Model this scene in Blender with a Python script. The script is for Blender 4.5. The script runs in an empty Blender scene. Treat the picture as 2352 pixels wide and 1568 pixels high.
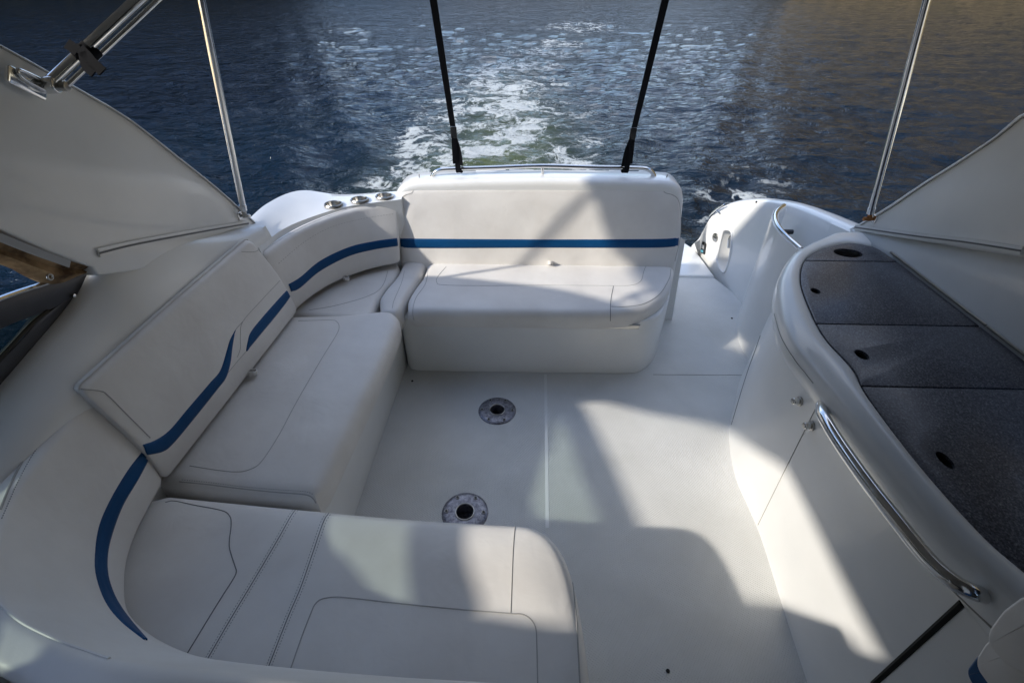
import bpy, bmesh, math, random
from mathutils import Vector, Matrix, noise, geometry
from mathutils.bvhtree import BVHTree
random.seed(7)
sc = bpy.context.scene
C = sc.collection
PI = math.pi

# ------------------------------------------------------------------ camera
F = 1100.0; TH = math.radians(37.5); EYE = 1.9
YAW = math.radians(1.611)
c_, s_, cy_, sy_ = math.cos(TH), math.sin(TH), math.cos(YAW), math.sin(YAW)
FW = Vector((-sy_*c_, cy_*c_, -s_)); RT = Vector((cy_, sy_, 0)); DN = Vector((sy_*s_, -cy_*s_, -c_))
ORG = Vector((0, 0, EYE))
def ray(px, py): return FW + RT*((px-1176)/F) + DN*((py-784)/F)
def at(px, py, z=None, y=None, x=None):
    d = ray(px, py)
    if z is not None: t = (z-EYE)/d.z
    elif y is not None: t = y/d.y
    else: t = x/d.x
    return ORG + d*t
def atp(px, py, o, n):
    d = ray(px, py); return ORG + d*((o-ORG).dot(n)/d.dot(n))
cam = bpy.data.cameras.new('camera'); co = bpy.data.objects.new('camera', cam); C.objects.link(co)
cam.sensor_width = 36; cam.lens = F*36/2352; cam.clip_end = 2000; cam.clip_start = .02
m = Matrix((RT, -DN, -FW)).transposed().to_4x4(); m.translation = ORG
co.matrix_world = m; sc.camera = co

# ------------------------------------------------------------------ materials
def mat(name, col, rough=.5, metal=0, coat=0, spec=.5, ior=1.45):
    m = bpy.data.materials.new(name); m.use_nodes = True
    b = m.node_tree.nodes['Principled BSDF']
    b.inputs['Base Color'].default_value = (*col, 1); b.inputs['Roughness'].default_value = rough
    b.inputs['Metallic'].default_value = metal; b.inputs['Coat Weight'].default_value = coat
    b.inputs['Coat Roughness'].default_value = .05
    b.inputs['Specular IOR Level'].default_value = spec; b.inputs['IOR'].default_value = ior
    return m
def N(m, t, **k):
    n = m.node_tree.nodes.new(t)
    for a, v in k.items(): setattr(n, a, v)
    return n
def L(m, a, b): m.node_tree.links.new(a, b)
def bs(m): return m.node_tree.nodes['Principled BSDF']
def objco(m, scale=(1, 1, 1)):
    g = N(m, 'ShaderNodeNewGeometry'); mp = N(m, 'ShaderNodeMapping'); mp.inputs['Scale'].default_value = scale
    L(m, g.outputs['Position'], mp.inputs['Vector']); return mp.outputs[0]
def noisen(m, vec, scale, detail=4, rough=.55, dist=0):
    n = N(m, 'ShaderNodeTexNoise'); n.inputs['Scale'].default_value = scale; n.inputs['Detail'].default_value = detail
    n.inputs['Roughness'].default_value = rough; n.inputs['Distortion'].default_value = dist
    if vec is not None: L(m, vec, n.inputs['Vector'])
    return n
def ramp(m, src, stops):
    r = N(m, 'ShaderNodeValToRGB'); e = r.color_ramp.elements
    while len(e) < len(stops): e.new(.5)
    for i, (p, c) in enumerate(stops):
        e[i].position = p; e[i].color = (*c, 1) if len(c) == 3 else c
    L(m, src, r.inputs[0]); return r
def bump(m, src, strength, dist, prev=None):
    b = N(m, 'ShaderNodeBump'); b.inputs['Strength'].default_value = strength; b.inputs['Distance'].default_value = dist
    L(m, src, b.inputs['Height'])
    if prev is not None: L(m, prev, b.inputs['Normal'])
    return b.outputs[0]
def mathn(m, op, a, b=None):
    n = N(m, 'ShaderNodeMath', operation=op)
    for i, v in enumerate((a, b)):
        if v is None: continue
        if isinstance(v, (int, float)): n.inputs[i].default_value = v
        else: L(m, v, n.inputs[i])
    return n.outputs[0]
def tint(m, c0, c1, scale=3, vec=None, lo=.35, hi=.65, detail=5):
    v = vec if vec is not None else objco(m)
    n = noisen(m, v, scale, detail); r = ramp(m, n.outputs[0], [(lo, c0), (hi, c1)])
    L(m, r.outputs[0], bs(m).inputs['Base Color']); return n

GEL = mat('white_gelcoat', (.8, .8, .78), .28, coat=.4)
tint(GEL, (.73, .735, .72), (.81, .81, .79), 2.2)
v = objco(GEL); n = noisen(GEL, v, 1.3, 2); n2 = noisen(GEL, v, 260, 2)
L(GEL, bump(GEL, n2.outputs[0], .03, .001, bump(GEL, n.outputs[0], .12, .02)), bs(GEL).inputs['Normal'])
def vinyl(name, a, b, rough=.42):
    m = mat(name, a, rough, spec=.45); v = objco(m)
    tint(m, a, b, 4, v)
    w = noisen(m, v, 5, 3, .5, .6); g = N(m, 'ShaderNodeTexVoronoi'); g.inputs['Scale'].default_value = 420; L(m, v, g.inputs['Vector'])
    w2_ = noisen(m, v, 17, 2, .5, 1.2)
    L(m, bump(m, g.outputs['Distance'], .12, .0006, bump(m, w2_.outputs[0], .12, .006, bump(m, w.outputs[0], .35, .014))), bs(m).inputs['Normal'])
    return m
VIN = vinyl('cream_vinyl', (.69, .665, .63), (.77, .75, .715))
BLUE = vinyl('blue_vinyl', (.0005, .050, .150), (.001, .062, .185), .5)
bs(BLUE).inputs['Specular IOR Level'].default_value = .25
SEAM = mat('seam_thread', (.40, .39, .37), .7)
SEAMD = mat('dark_seam', (.17, .175, .18), .8)
BLACKW = mat('black_webbing', (.007, .008, .011), .8, spec=.12)
v = objco(BLACKW, (1, 1, 1)); n = noisen(BLACKW, v, 300, 2); L(BLACKW, bump(BLACKW, n.outputs[0], .5, .001), bs(BLACKW).inputs['Normal'])
PLAS = mat('black_plastic', (.015, .016, .018), .35)
STEEL = mat('polished_steel', (.72, .72, .71), .13, metal=1)
v = objco(STEEL); n = noisen(STEEL, v, 40, 4); r = ramp(STEEL, n.outputs[0], [(.3, (.08,)*3), (.8, (.24,)*3)]); L(STEEL, r.outputs[0], bs(STEEL).inputs['Roughness'])
BRUSH = mat('brushed_steel', (.42, .41, .39), .28, metal=1)
CAST = mat('cast_aluminium', (.25, .25, .28), .42, metal=.75)
v = objco(CAST); n = noisen(CAST, v, 70, 6, .7); r = ramp(CAST, n.outputs[0], [(.35, (.10, .10, .125)), (.55, (.25, .25, .28)), (.75, (.42, .42, .44))]); L(CAST, r.outputs[0], bs(CAST).inputs['Base Color'])
L(CAST, bump(CAST, n.outputs[0], .3, .002), bs(CAST).inputs['Normal'])
HOLE = mat('dark_hole', (.02, .02, .018), .9)
GROOVE = mat('grey_caulk', (.30, .30, .28), .8)
FRAME = mat('black_anodised', (.035, .036, .042), .3, metal=.3, coat=.2)
TAN = mat('tan_canvas', (.42, .25, .11), .75)
tint(TAN, (.07, .035, .012), (.50, .33, .17), 13, lo=.36, hi=.64)
CLEAR = mat('tinted_glass', (.015, .03, .03), .03)
_t = N(CLEAR, 'ShaderNodeBsdfTransparent'); _t.inputs[0].default_value = (.66, .73, .70, 1); _m = N(CLEAR, 'ShaderNodeMixShader'); _m.inputs[0].default_value = .82
L(CLEAR, bs(CLEAR).outputs[0], _m.inputs[1]); L(CLEAR, _t.outputs[0], _m.inputs[2]); L(CLEAR, _m.outputs[0], [n for n in CLEAR.node_tree.nodes if n.type == 'OUTPUT_MATERIAL'][0].inputs[0])
CANV = mat('grey_canvas', (.26, .25, .23), .9)
RUST = mat('rusty_brass', (.35, .15, .05), .5, metal=.5)
LCD = mat('display_blue', (.10, .35, .45), .3)
WIRE = mat('grey_frame', (.35, .36, .37), .5)
# deck: moulded non-skid (fine diamond texture)
DECK = mat('nonskid_deck', (.66, .665, .64), .55, spec=.4)
v = objco(DECK); tint(DECK, (.60, .60, .575), (.70, .70, .68), 3.2, v, .3, .7, 9)
w1 = N(DECK, 'ShaderNodeTexWave'); w1.inputs['Scale'].default_value = 38; mpd = N(DECK, 'ShaderNodeMapping'); mpd.inputs['Rotation'].default_value = (0, 0, .6); L(DECK, objco(DECK), mpd.inputs['Vector']); L(DECK, mpd.outputs[0], w1.inputs['Vector'])
w2 = N(DECK, 'ShaderNodeTexWave', bands_direction='Y'); w2.inputs['Scale'].default_value = 38; L(DECK, mpd.outputs[0], w2.inputs['Vector'])
mm = mathn(DECK, 'MULTIPLY', w1.outputs[1], w2.outputs[1]); n = noisen(DECK, v, 5, 3)
L(DECK, bump(DECK, n.outputs[0], .15, .01, bump(DECK, mm, .9, .0016)), bs(DECK).inputs['Normal'])
# speckled composite counter
GRAN = mat('speckled_granite', (.1, .1, .12), .34, coat=.06)
v = objco(GRAN); a = noisen(GRAN, v, 210, 3, .7); b = N(GRAN, 'ShaderNodeTexVoronoi'); b.inputs['Scale'].default_value = 260; L(GRAN, v, b.inputs['Vector'])
mx = mathn(GRAN, 'ADD', mathn(GRAN, 'MULTIPLY', a.outputs[0], .62), mathn(GRAN, 'MULTIPLY', b.outputs['Color'], .38))
r = ramp(GRAN, mx, [(.30, (.012, .013, .018)), (.44, (.038, .040, .052)), (.55, (.072, .075, .092)), (.66, (.14, .145, .165)), (.80, (.30, .30, .31))])
L(GRAN, r.outputs[0], bs(GRAN).inputs['Base Color'])

# ------------------------------------------------------------------ mesh helpers
def tag(o, label, cat, group=None, kind=None):
    if label: o['label'] = label
    if cat: o['category'] = cat
    if group: o['group'] = group
    if kind: o['kind'] = kind
    return o
def link(name, verts, faces, mt, parent=None, smooth=True, angle=40):
    me = bpy.data.meshes.new(name); me.from_pydata([tuple(p) for p in verts], [], faces); me.update()
    bm = bmesh.new(); bm.from_mesh(me); bmesh.ops.remove_doubles(bm, verts=bm.verts, dist=1e-5)
    bmesh.ops.recalc_face_normals(bm, faces=bm.faces); bm.to_mesh(me); bm.free()
    if smooth:
        me.polygons.foreach_set('use_smooth', [True]*len(me.polygons))
        me.set_sharp_from_angle(angle=math.radians(angle))
    me.materials.append(mt)
    o = bpy.data.objects.new(name, me); C.objects.link(o)
    if parent is not None:
        o.parent = parent; o.matrix_parent_inverse = parent.matrix_world.inverted() if parent.type != 'EMPTY' else Matrix.Translation(-parent.location)
    return o
def thing(name, label, cat, loc, group=None):
    o = bpy.data.objects.new(name, None); C.objects.link(o); o.location = loc; o.empty_display_size = .05
    return tag(o, label, cat, group)
def cr(pts, n, closed=False):
    """Catmull-Rom resample to n points, spaced by length."""
    P = [Vector(p) for p in pts]
    if len(P) == 2: return [P[0].lerp(P[1], i/(n-1)) for i in range(n)]
    k = len(P); out = []
    segs = k if closed else k-1
    for i in range(segs):
        p1, p2 = P[i], P[(i+1) % k]
        p0 = P[(i-1) % k] if (closed or i > 0) else p1*2-p2
        p3 = P[(i+2) % k] if (closed or i+2 < k) else p2*2-p1
        for j in range(16):
            t = j/16
            out.append(.5*((2*p1)+(p2-p0)*t+(2*p0-5*p1+4*p2-p3)*t*t+(3*p1-p0-3*p2+p3)*t**3))
    out.append(P[0].copy() if closed else P[-1].copy())
    d = [0]
    for a, b in zip(out, out[1:]): d.append(d[-1]+(b-a).length)
    T = d[-1]; res = []; j = 0; cnt = n if closed else n-1
    for i in range(n):
        s = T*i/cnt
        while j < len(d)-2 and d[j+1] < s: j += 1
        u = (s-d[j])/max(1e-9, d[j+1]-d[j]); res.append(out[j].lerp(out[j+1], min(1, max(0, u))))
    return res
def rnd(poly, r, n=6):
    """round the corners of a polygon (list of vectors); r scalar or list."""
    P = [Vector(p) for p in poly]; k = len(P); out = []
    for i in range(k):
        rr = r[i] if isinstance(r, (list, tuple)) else r
        a, b, c = P[i-1], P[i], P[(i+1) % k]
        if rr <= 0: out.append(b); continue
        u = (a-b); v = (c-b); du = min(rr, u.length*.49); dv = min(rr, v.length*.49)
        p, q = b+u.normalized()*du, b+v.normalized()*dv
        for j in range(n+1):
            t = j/n; out.append(p*(1-t)**2+b*2*t*(1-t)+q*t*t)
    return out
def bvh(*obs):
    V = []; Fc = []
    for o in obs:
        k = len(V); V += [o.matrix_basis @ v.co if o.parent is None else v.co.copy() for v in o.data.vertices]
        Fc += [[i+k for i in p.vertices] for p in o.data.polygons]
    return BVHTree.FromPolygons(V, Fc)
def hit(t, px, py):
    d = ray(px, py).normalized(); h = t.ray_cast(ORG, d)
    if h[0] is None: return None
    n = h[1] if h[1].dot(d) < 0 else -h[1]
    return h[0], n
def inset(o2, d):
    """offset closed 2-D outline inwards by d"""
    k = len(o2); A = sum(o2[i].x*o2[(i+1) % k].y-o2[(i+1) % k].x*o2[i].y for i in range(k)); sg = 1 if A > 0 else -1
    out = []
    for i in range(k):
        a, b, c = o2[i-1], o2[i], o2[(i+1) % k]
        e1 = (b-a); e2 = (c-b)
        if e1.length < 1e-7: e1 = e2
        if e2.length < 1e-7: e2 = e1
        e1 = e1.normalized(); e2 = e2.normalized()
        n1 = Vector((-e1.y, e1.x)); n2 = Vector((-e2.y, e2.x)); nn = n1+n2
        if nn.length < 1e-4: nn = n1
        nn = nn.normalized(); k_ = 1/max(.5, nn.dot(n1))
        out.append(b+nn*d*sg*k_)
    return out
def slab(name, outline, th, r, mt, parent=None, o=None, U=None, V=None, puff=0, rb=None, pr=.07, taper=0, n=5):
    """solid from a closed 2-D outline: top at local w=0, bottom at w=-th, edges rounded by r; placed by frame o,U,V."""
    o = Vector(o) if o is not None else Vector((0, 0, 0)); U = Vector(U) if U else Vector((1, 0, 0)); V = Vector(V) if V else Vector((0, 1, 0))
    W = U.cross(V).normalized()
    P = [Vector((p[0], p[1])) for p in outline]
    Q = []
    for p in P:
        if not Q or (p-Q[-1]).length > 1e-4: Q.append(p)
    if (Q[0]-Q[-1]).length < 1e-4: Q.pop()
    P = Q; rb = r*.5 if rb is None else rb
    prof = [(rb+taper, -th), (rb*.3+taper, -th+rb*.3), (taper, -th+rb), (0, -r)]
    for j in range(1, n+1):
        a = PI/2*j/n; prof.append((r*(1-math.cos(a)), -r*(1-math.sin(a))))
    vs = []; fs = []; k = len(P)
    for ins, w in prof:
        for p in inset(P, ins): vs.append(o+U*p.x+V*p.y+W*w)
    for a in range(len(prof)-1):
        for i in range(k):
            j = (i+1) % k; fs.append([a*k+i, a*k+j, (a+1)*k+j, (a+1)*k+i])
    fs.append(list(range(k))[::-1])
    if puff:
        last = inset(P, prof[-1][0]); stp = .028
        # drop folded points so the boundary stays simple
        x0, x1 = min(p.x for p in last), max(p.x for p in last); y0, y1 = min(p.y for p in last), max(p.y for p in last)
        inner = []; D = []
        yy = y0
        while yy < y1:
            xx = x0
            while xx < x1:
                q = Vector((xx+(.5*stp if int((yy-y0)/stp) % 2 else 0), yy)); c_in = False; dm = 9
                for i in range(len(last)):
                    a, b = last[i-1], last[i]
                    if (a.y > q.y) != (b.y > q.y) and q.x < (b.x-a.x)*(q.y-a.y)/(b.y-a.y)+a.x: c_in = not c_in
                    ab = b-a; t = max(0, min(1, (q-a).dot(ab)/max(1e-12, ab.length_squared))); dm = min(dm, (q-a-ab*t).length)
                if c_in and dm > .009: inner.append(q); D.append(dm)
                xx += stp
            yy += stp*.87
        res = geometry.delaunay_2d_cdt(last+inner, [(i, (i+1) % k) for i in range(k)], [], 1, 1e-6)
        base = (len(prof)-1)*k; mp_ = {}
        for ni, orig in enumerate(res[3]):
            oi = min(orig) if orig else None
            if oi is not None and oi < k: mp_[ni] = base+oi
            else:
                d = D[oi-k] if oi is not None else 0; q = res[0][ni]
                w = puff*(1-math.exp(-d/(pr*.5)))+.005*noise.noise(Vector((q.x*6, q.y*6, th*50)))*(1-math.exp(-d/.05))
                mp_[ni] = len(vs); vs.append(o+U*q.x+V*q.y+W*w)
        for f in res[2]: fs.append([mp_[i] for i in f])
    else: fs.append([(len(prof)-1)*k+i for i in range(k)])
    return link(name, vs, fs, mt, parent)
def box(name, c, s, mt, parent=None, r=.004, U=(1, 0, 0), V=(0, 1, 0)):
    x, y = s[0]/2, s[1]/2
    W = Vector(U).cross(Vector(V)).normalized()
    return slab(name, rnd([(-x, -y), (x, -y), (x, y), (-x, y)], r*1.5, 3) , s[2], min(r, s[2]*.4), mt, parent, Vector(c)+W*s[2]/2, U, V, n=3)
def loft(name, rows, mt, parent=None, nu=60, nv=None, closev=True, cap=True, angle=50, smoothv=True):
    """rows: lists of points, each resampled to nu; closev -> tube-like closed section, capped ends."""
    R = [cr(r, nu) for r in rows]
    if nv:
        cols = [cr([R[j][i] for j in range(len(R))], nv) for i in range(nu)]
        R = [[cols[i][j] for i in range(nu)] for j in range(nv)]
    vs = [p for r in R for p in r]; nr = len(R); fs = []
    for j in range(nr if closev else nr-1):
        jj = (j+1) % nr
        for i in range(nu-1): fs.append([j*nu+i, j*nu+i+1, jj*nu+i+1, jj*nu+i])
    if cap and closev:
        fs.append([j*nu for j in range(nr)][::-1]); fs.append([j*nu+nu-1 for j in range(nr)])
    return link(name, vs, fs, mt, parent, angle=angle)
def tube(name, pts, r, mt, parent=None, seg=10, n=None, flat=None, smooth=True):
    P = cr(pts, n or max(2, len(pts)*8)) if len(pts) > 2 else [Vector(p) for p in pts]
    vs = []; fs = []; up = None
    for i, p in enumerate(P):
        t = (P[min(i+1, len(P)-1)]-P[max(i-1, 0)]).normalized()
        if up is None:
            up = Vector((0, 0, 1)) if abs(t.z) < .9 else Vector((1, 0, 0))
        a = (up-t*up.dot(t)).normalized(); up = a; b = t.cross(a)
        rr = r[min(len(r)-1, int(i/len(P)*len(r)))] if isinstance(r, (list, tuple)) else r
        for k in range(seg):
            an = 2*PI*k/seg; vs.append(p+a*math.cos(an)*rr+b*math.sin(an)*rr)
    for i in range(len(P)-1):
        for k in range(seg): fs.append([i*seg+k, i*seg+(k+1) % seg, (i+1)*seg+(k+1) % seg, (i+1)*seg+k])
    fs.append(list(range(seg))[::-1]); fs.append([(len(P)-1)*seg+k for k in range(seg)])
    return link(name, vs, fs, mt, parent)
def strap(name, pts, w, th, side, mt, parent=None, n=30):
    """flat webbing: rectangle swept along pts with its width along 'side'"""
    P = cr(pts, n) if len(pts) > 2 else [Vector(pts[0]).lerp(Vector(pts[1]), i/(n-1)) for i in range(n)]
    vs = []; fs = []
    for i, p in enumerate(P):
        t = (P[min(i+1, n-1)]-P[max(i-1, 0)]).normalized(); s = Vector(side); s = (s-t*s.dot(t)).normalized(); q = t.cross(s)
        for a, b in ((-1, -1), (1, -1), (1, 1), (-1, 1)): vs.append(p+s*a*w/2+q*b*th/2)
    for i in range(n-1):
        for k in range(4): fs.append([i*4+k, i*4+(k+1) % 4, (i+1)*4+(k+1) % 4, (i+1)*4+k])
    fs.append([3, 2, 1, 0]); fs.append([(n-1)*4+k for k in range(4)])
    return link(name, vs, fs, mt, parent)
def pxline(pix, n): return [(p.x, p.y) for p in cr([(a, b, 0) for a, b in pix], n)]
def seam(name, t, pix, r, mt, parent, n=60, off=0.0, closed=False, dash=False):
    """sewn line lying on a built surface (thin cord following the surface)"""
    pts = []
    for a, b in pxline(pix, n):
        h = hit(t, a, b)
        if h: pts.append(h[0]+h[1]*off)
    if len(pts) < 2: print('SEAM MISS', name, pix[0]); return None
    # drop big jumps
    lim = max(.05, 4*sorted((b-a).length for a, b in zip(pts, pts[1:]))[len(pts)//2]); runs = [[pts[0]]]
    for p in pts[1:]:
        if (p-runs[-1][-1]).length < lim: runs[-1].append(p)
        else: runs.append([p])
    Q = max(runs, key=len)
    vs = []; fs = []; seg = 6
    def run(S):
        k0 = len(vs); up = None
        for i, p in enumerate(S):
            tt = (S[min(i+1, len(S)-1)]-S[max(i-1, 0)])
            if tt.length < 1e-9: tt = Vector((1, 0, 0))
            tt.normalize()
            u = Vector((0, 0, 1)) if abs(tt.z) < .9 else Vector((1, 0, 0)); a = (u-tt*u.dot(tt)).normalized(); b = tt.cross(a)
            for k in range(seg):
                an = 2*PI*k/seg; vs.append(p+(a*math.cos(an)+b*math.sin(an))*r)
        for i in range(len(S)-1):
            for k in range(seg): fs.append([k0+i*seg+k, k0+i*seg+(k+1) % seg, k0+(i+1)*seg+(k+1) % seg, k0+(i+1)*seg+k])
        fs.append([k0+k for k in range(seg)][::-1]); fs.append([k0+(len(S)-1)*seg+k for k in range(seg)])
    if dash:
        for i in range(0, len(Q)-1, 2): run(Q[i:i+2])
    else: run(Q)
    return link(name, vs, fs, mt, parent)
def band(name, t, A, B, mt, parent, n=70, k=6, off=.0025):
    """sewn-in strip of other fabric: follows the built surface between two edges, 2-3 mm proud"""
    a = pxline(A, n); b = pxline(B, n); vs = []; fs = []; ok = {}
    for i in range(n):
        for j in range(k+1):
            u = j/k; h = hit(t, a[i][0]*(1-u)+b[i][0]*u, a[i][1]*(1-u)+b[i][1]*u)
            if h:
                o = off if 0 < j < k else -.002
                ok[i, j] = len(vs); vs.append(h[0]+h[1]*o)
    for i in range(n-1):
        for j in range(k):
            q = [(i, j), (i+1, j), (i+1, j+1), (i, j+1)]
            if all(x in ok for x in q):
                Z = [vs[ok[x]] for x in q]
                if max((Z[0]-Z[2]).length, (Z[1]-Z[3]).length) < .12: fs.append([ok[x] for x in q])
    o = link(name, vs, fs, mt, parent)
    sm = o.modifiers.new('thick', 'SOLIDIFY'); sm.thickness = .002; sm.offset = 0
    return o
def cut(o, cutters):
    for c in cutters:
        md = o.modifiers.new('b', 'BOOLEAN'); md.operation = 'DIFFERENCE'; md.object = c; md.solver = 'EXACT'
    bpy.context.view_layer.update(); dg = bpy.context.evaluated_depsgraph_get()
    me = bpy.data.meshes.new_from_object(o.evaluated_get(dg)); o.modifiers.clear(); o.data = me
    me.polygons.foreach_set('use_smooth', [True]*len(me.polygons)); me.set_sharp_from_angle(angle=math.radians(40))
    for c in cutters: bpy.data.objects.remove(c)
    me.name = o.name
def circ(r, n=32, ry=None): return [(r*math.cos(2*PI*i/n), (ry or r)*math.sin(2*PI*i/n)) for i in range(n)]
def cyl(name, c, r, h, mt, parent=None, axis=(0, 0, 1), bev=None, n=32):
    W = Vector(axis).normalized(); U = W.orthogonal().normalized(); V = W.cross(U)
    return slab(name, circ(r, n), h, bev if bev is not None else min(r, h)*.15, mt, parent, Vector(c)+W*h/2, U, V, n=3)
def ring(name, c, r, rt, mt, parent=None, axis=(0, 0, 1), n=40, flat=1.0):
    W = Vector(axis).normalized(); U = W.orthogonal().normalized(); V = W.cross(U); c = Vector(c); vs = []; fs = []; s = 10
    for i in range(n):
        a = 2*PI*i/n; d = U*math.cos(a)+V*math.sin(a)
        for k in range(s):
            b = 2*PI*k/s; vs.append(c+d*(r+rt*math.cos(b))+W*rt*flat*math.sin(b))
    for i in range(n):
        for k in range(s): fs.append([i*s+k, i*s+(k+1) % s, ((i+1) % n)*s+(k+1) % s, ((i+1) % n)*s+k])
    return link(name, vs, fs, mt, parent)

# ------------------------------------------------------------------ deck
floor_o = slab('deck', [(-1.25, -1.0), (1.62, -1.0), (1.62, 3.0), (1.5, 3.35), (.6, 3.35), (.6, 2.6), (-1.25, 2.6)], .06, .004, DECK, o=(0, 0, 0))
tag(floor_o, None, None, kind='structure')
cutters = []
mounts = [at(1142, 943, z=0), at(1068, 1177, z=0)]
for p in mounts: cutters.append(cyl('c', (p.x, p.y, 0), .037, .5, HOLE, n=40, bev=.001))
cut(floor_o, cutters)
def floor_line(name, pix, w, mt, label, cat):
    P = [at(a, b, z=0) for a, b in pix]; vs = []; fs = []
    for i, p in enumerate(P):
        t = (P[min(i+1, len(P)-1)]-P[max(i-1, 0)]).normalized(); s = Vector((-t.y, t.x, 0))*w/2
        vs += [p+s+Vector((0, 0, .0015)), p-s+Vector((0, 0, .0015)), p+s-Vector((0, 0, .003)), p-s-Vector((0, 0, .003))]
    for i in range(len(P)-1):
        a = i*4; b = a+4
        fs += [[a, a+1, b+1, b], [a, b, b+2, a+2], [a+1, a+3, b+3, b+1]]
    return tag(link(name, vs, fs, mt, floor_o, smooth=False), None, None)
floor_line('smooth_strip', [(1253, 860), (1255, 1030), (1257, 1212)], .016, GEL, None, None)
floor_line('joint_line', [(1500, 860), (1600, 861), (1707, 861)], .003, GROOVE, None, None)

def pedestal(p, label):
    t = thing('table_mount', label, 'table mount', (p.x, p.y, 0), 'round table mounts set in the deck')
    R = .103
    prof = [(.037, -.03), (.037, .004), (.040, .0075), (.05, .009), (R-.02, .008), (R-.004, .005), (R, .001), (R, -.004)]
    vs = []; fs = []; n = 56
    for r, z in prof:
        for i in range(n): a = 2*PI*i/n; vs.append(Vector((p.x+r*math.cos(a), p.y+r*math.sin(a), z)))
    for j in range(len(prof)-1):
        for i in range(n): fs.append([j*n+i, j*n+(i+1) % n, (j+1)*n+(i+1) % n, (j+1)*n+i])
    link('flange', vs, fs, CAST, t)
    ring('collar', (p.x, p.y, .009), .041, .0035, BRUSH, t)
    cy = [Vector((p.x+.0365*math.cos(2*PI*i/n), p.y+.0365*math.sin(2*PI*i/n), z)) for z in (-.13, .006) for i in range(n)]
    fs = [[i, (i+1) % n, n+(i+1) % n, n+i] for i in range(n)]; fs.append(list(range(n)))
    link('socket', cy, fs, CAST, t)
    cyl('socket_plug', (p.x, p.y, -.06), .036, .02, CAST, t)
    for k in range(6):
        a = PI/3*k; q = (p.x+.083*math.cos(a), p.y+.083*math.sin(a), .0075)
        s = cyl('screw', q, .0085, .006, PLAS, t, n=16)
        ring('screw_rim', (q[0], q[1], .0105), .0075, .0012, BRUSH, s, n=18)
pedestal(mounts[0], 'round cast metal table mount on the deck close to the aft bench')
pedestal(mounts[1], 'round cast metal table mount partly hidden behind the forward seat cushion')
for px, py, lb in [(947, 875, 'small dark deck screw beside the port bench base'), (1546, 706, 'small dark deck screw right of the aft bench'),
                   (1681, 731, 'small dark deck screw near the stern gate'), (1534, 1540, 'small dark speck of a screw low on the open deck')]:
    p = at(px, py, z=0); o = cyl('deck_screw', (p.x, p.y, .001), .0065, .006, HOLE, n=14); tag(o, lb, 'screw', 'small screws in the deck')

# ------------------------------------------------------------------ bench bases
p = [at(a, b, z=0) for a, b in [(1440, 858), (1478, 845), (1500, 815), (1515, 770), (1530, 715)]]
out = rnd([(-.715, 2.165), (-.3, 2.168)], 0) + cr([(.3, 2.172, 0), (.62, 2.178, 0), (.73, 2.215, 0), (.82, 2.33, 0), (.89, 2.52, 0), (.93, 2.75, 0)], 30)
out = [(-.705, 2.60), (-.705, 2.26), (-.703, 2.235), (-.69, 2.20), (-.665, 2.177), (-.63, 2.168)] + [(q.x, q.y) for q in out[1:]] + [(.93, 2.8), (-.70, 2.8)]
base_aft = slab('bench_base', out, .385, .012, GEL, o=(0, 0, .385), taper=0)
tag(base_aft, 'white moulded base under the aft bench with a rounded right corner', 'bench base', 'white moulded bench bases')
h = [(-.5+i*.04) for i in range(23)]
vs = []
hg = thing('piano_hinge', 'long narrow metal hinge under the front edge of the aft bench cushion', 'hinge', (0, 2.15, .39))
for i in range(24):
    x = -.46+i*.047
    cyl('hinge_knuckle', (x, 2.158, .372), .0055, .044, WIRE, hg, axis=(1, 0, 0), n=10)
box('hinge_leaf', (.08, 2.163, .355), (1.12, .03, .003), BRUSH, hg, .001, (1, 0, 0), (0, 0, 1))

base_port = slab('bench_base', [(-.705, 2.175), (-.72, 1.6), (-.735, .86), (-1.25, .86), (-1.25, 2.6), (-.71, 2.6)], .38, .01, GEL, o=(0, 0, .38))
tag(base_port, 'white straight base under the long port side seat', 'bench base', 'white moulded bench bases')
base_fwd = slab('bench_base', rnd([(.145, .84), (.145, -.1), (-1.25, -.1), (-1.25, .84)], [.1, .0, 0, 0]), .38, .01, GEL, o=(0, 0, .38))
tag(base_fwd, 'white base under the forward corner seat nearest the camera', 'bench base', 'white moulded bench bases')

# ------------------------------------------------------------------ seat cushions
def o2(pts): return [(q[0], q[1]) for q in pts]
# aft bench main cushion
left = cr([(-.605, 2.72, 0), (-.605, 2.62, 0), (-.607, 2.50, 0), (-.632, 2.36, 0), (-.645, 2.24, 0), (-.625, 2.14, 0)], 20)
front = cr([(-.59, 2.118, 0), (0, 2.122, 0), (.48, 2.135, 0), (.66, 2.19, 0), (.80, 2.33, 0), (.89, 2.52, 0), (.93, 2.66, 0), (.935, 2.72, 0)], 50)
ca = slab('seat_cushion', o2(left+front), .115, .045, VIN, o=(0, 0, .47), puff=.006, rb=.02)
tag(ca, 'long cream vinyl seat cushion on the aft bench below the wide striped backrest', 'cushion', 'cream seat cushions')
tc = bvh(ca)
seam('seam', tc, [(1025, 612), (1005, 636), (1003, 648), (1015, 654), (1100, 656), (1250, 655), (1400, 656), (1450, 655), (1472, 645), (1478, 625), (1483, 612)], .0017, SEAM, ca, 90)
seam('seam', tc, [(1409, 657), (1403, 690), (1402, 737)], .002, SEAMD, ca, 40)
seam('piping', tc, [(1541, 618), (1537, 640), (1515, 675), (1480, 697), (1440, 704), (1404, 704)], .0022, SEAM, ca, 60)
seam('seam', tc, [(983, 622), (977, 652), (955, 685), (948, 715), (951, 736)], .0018, SEAM, ca, 50)
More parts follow.
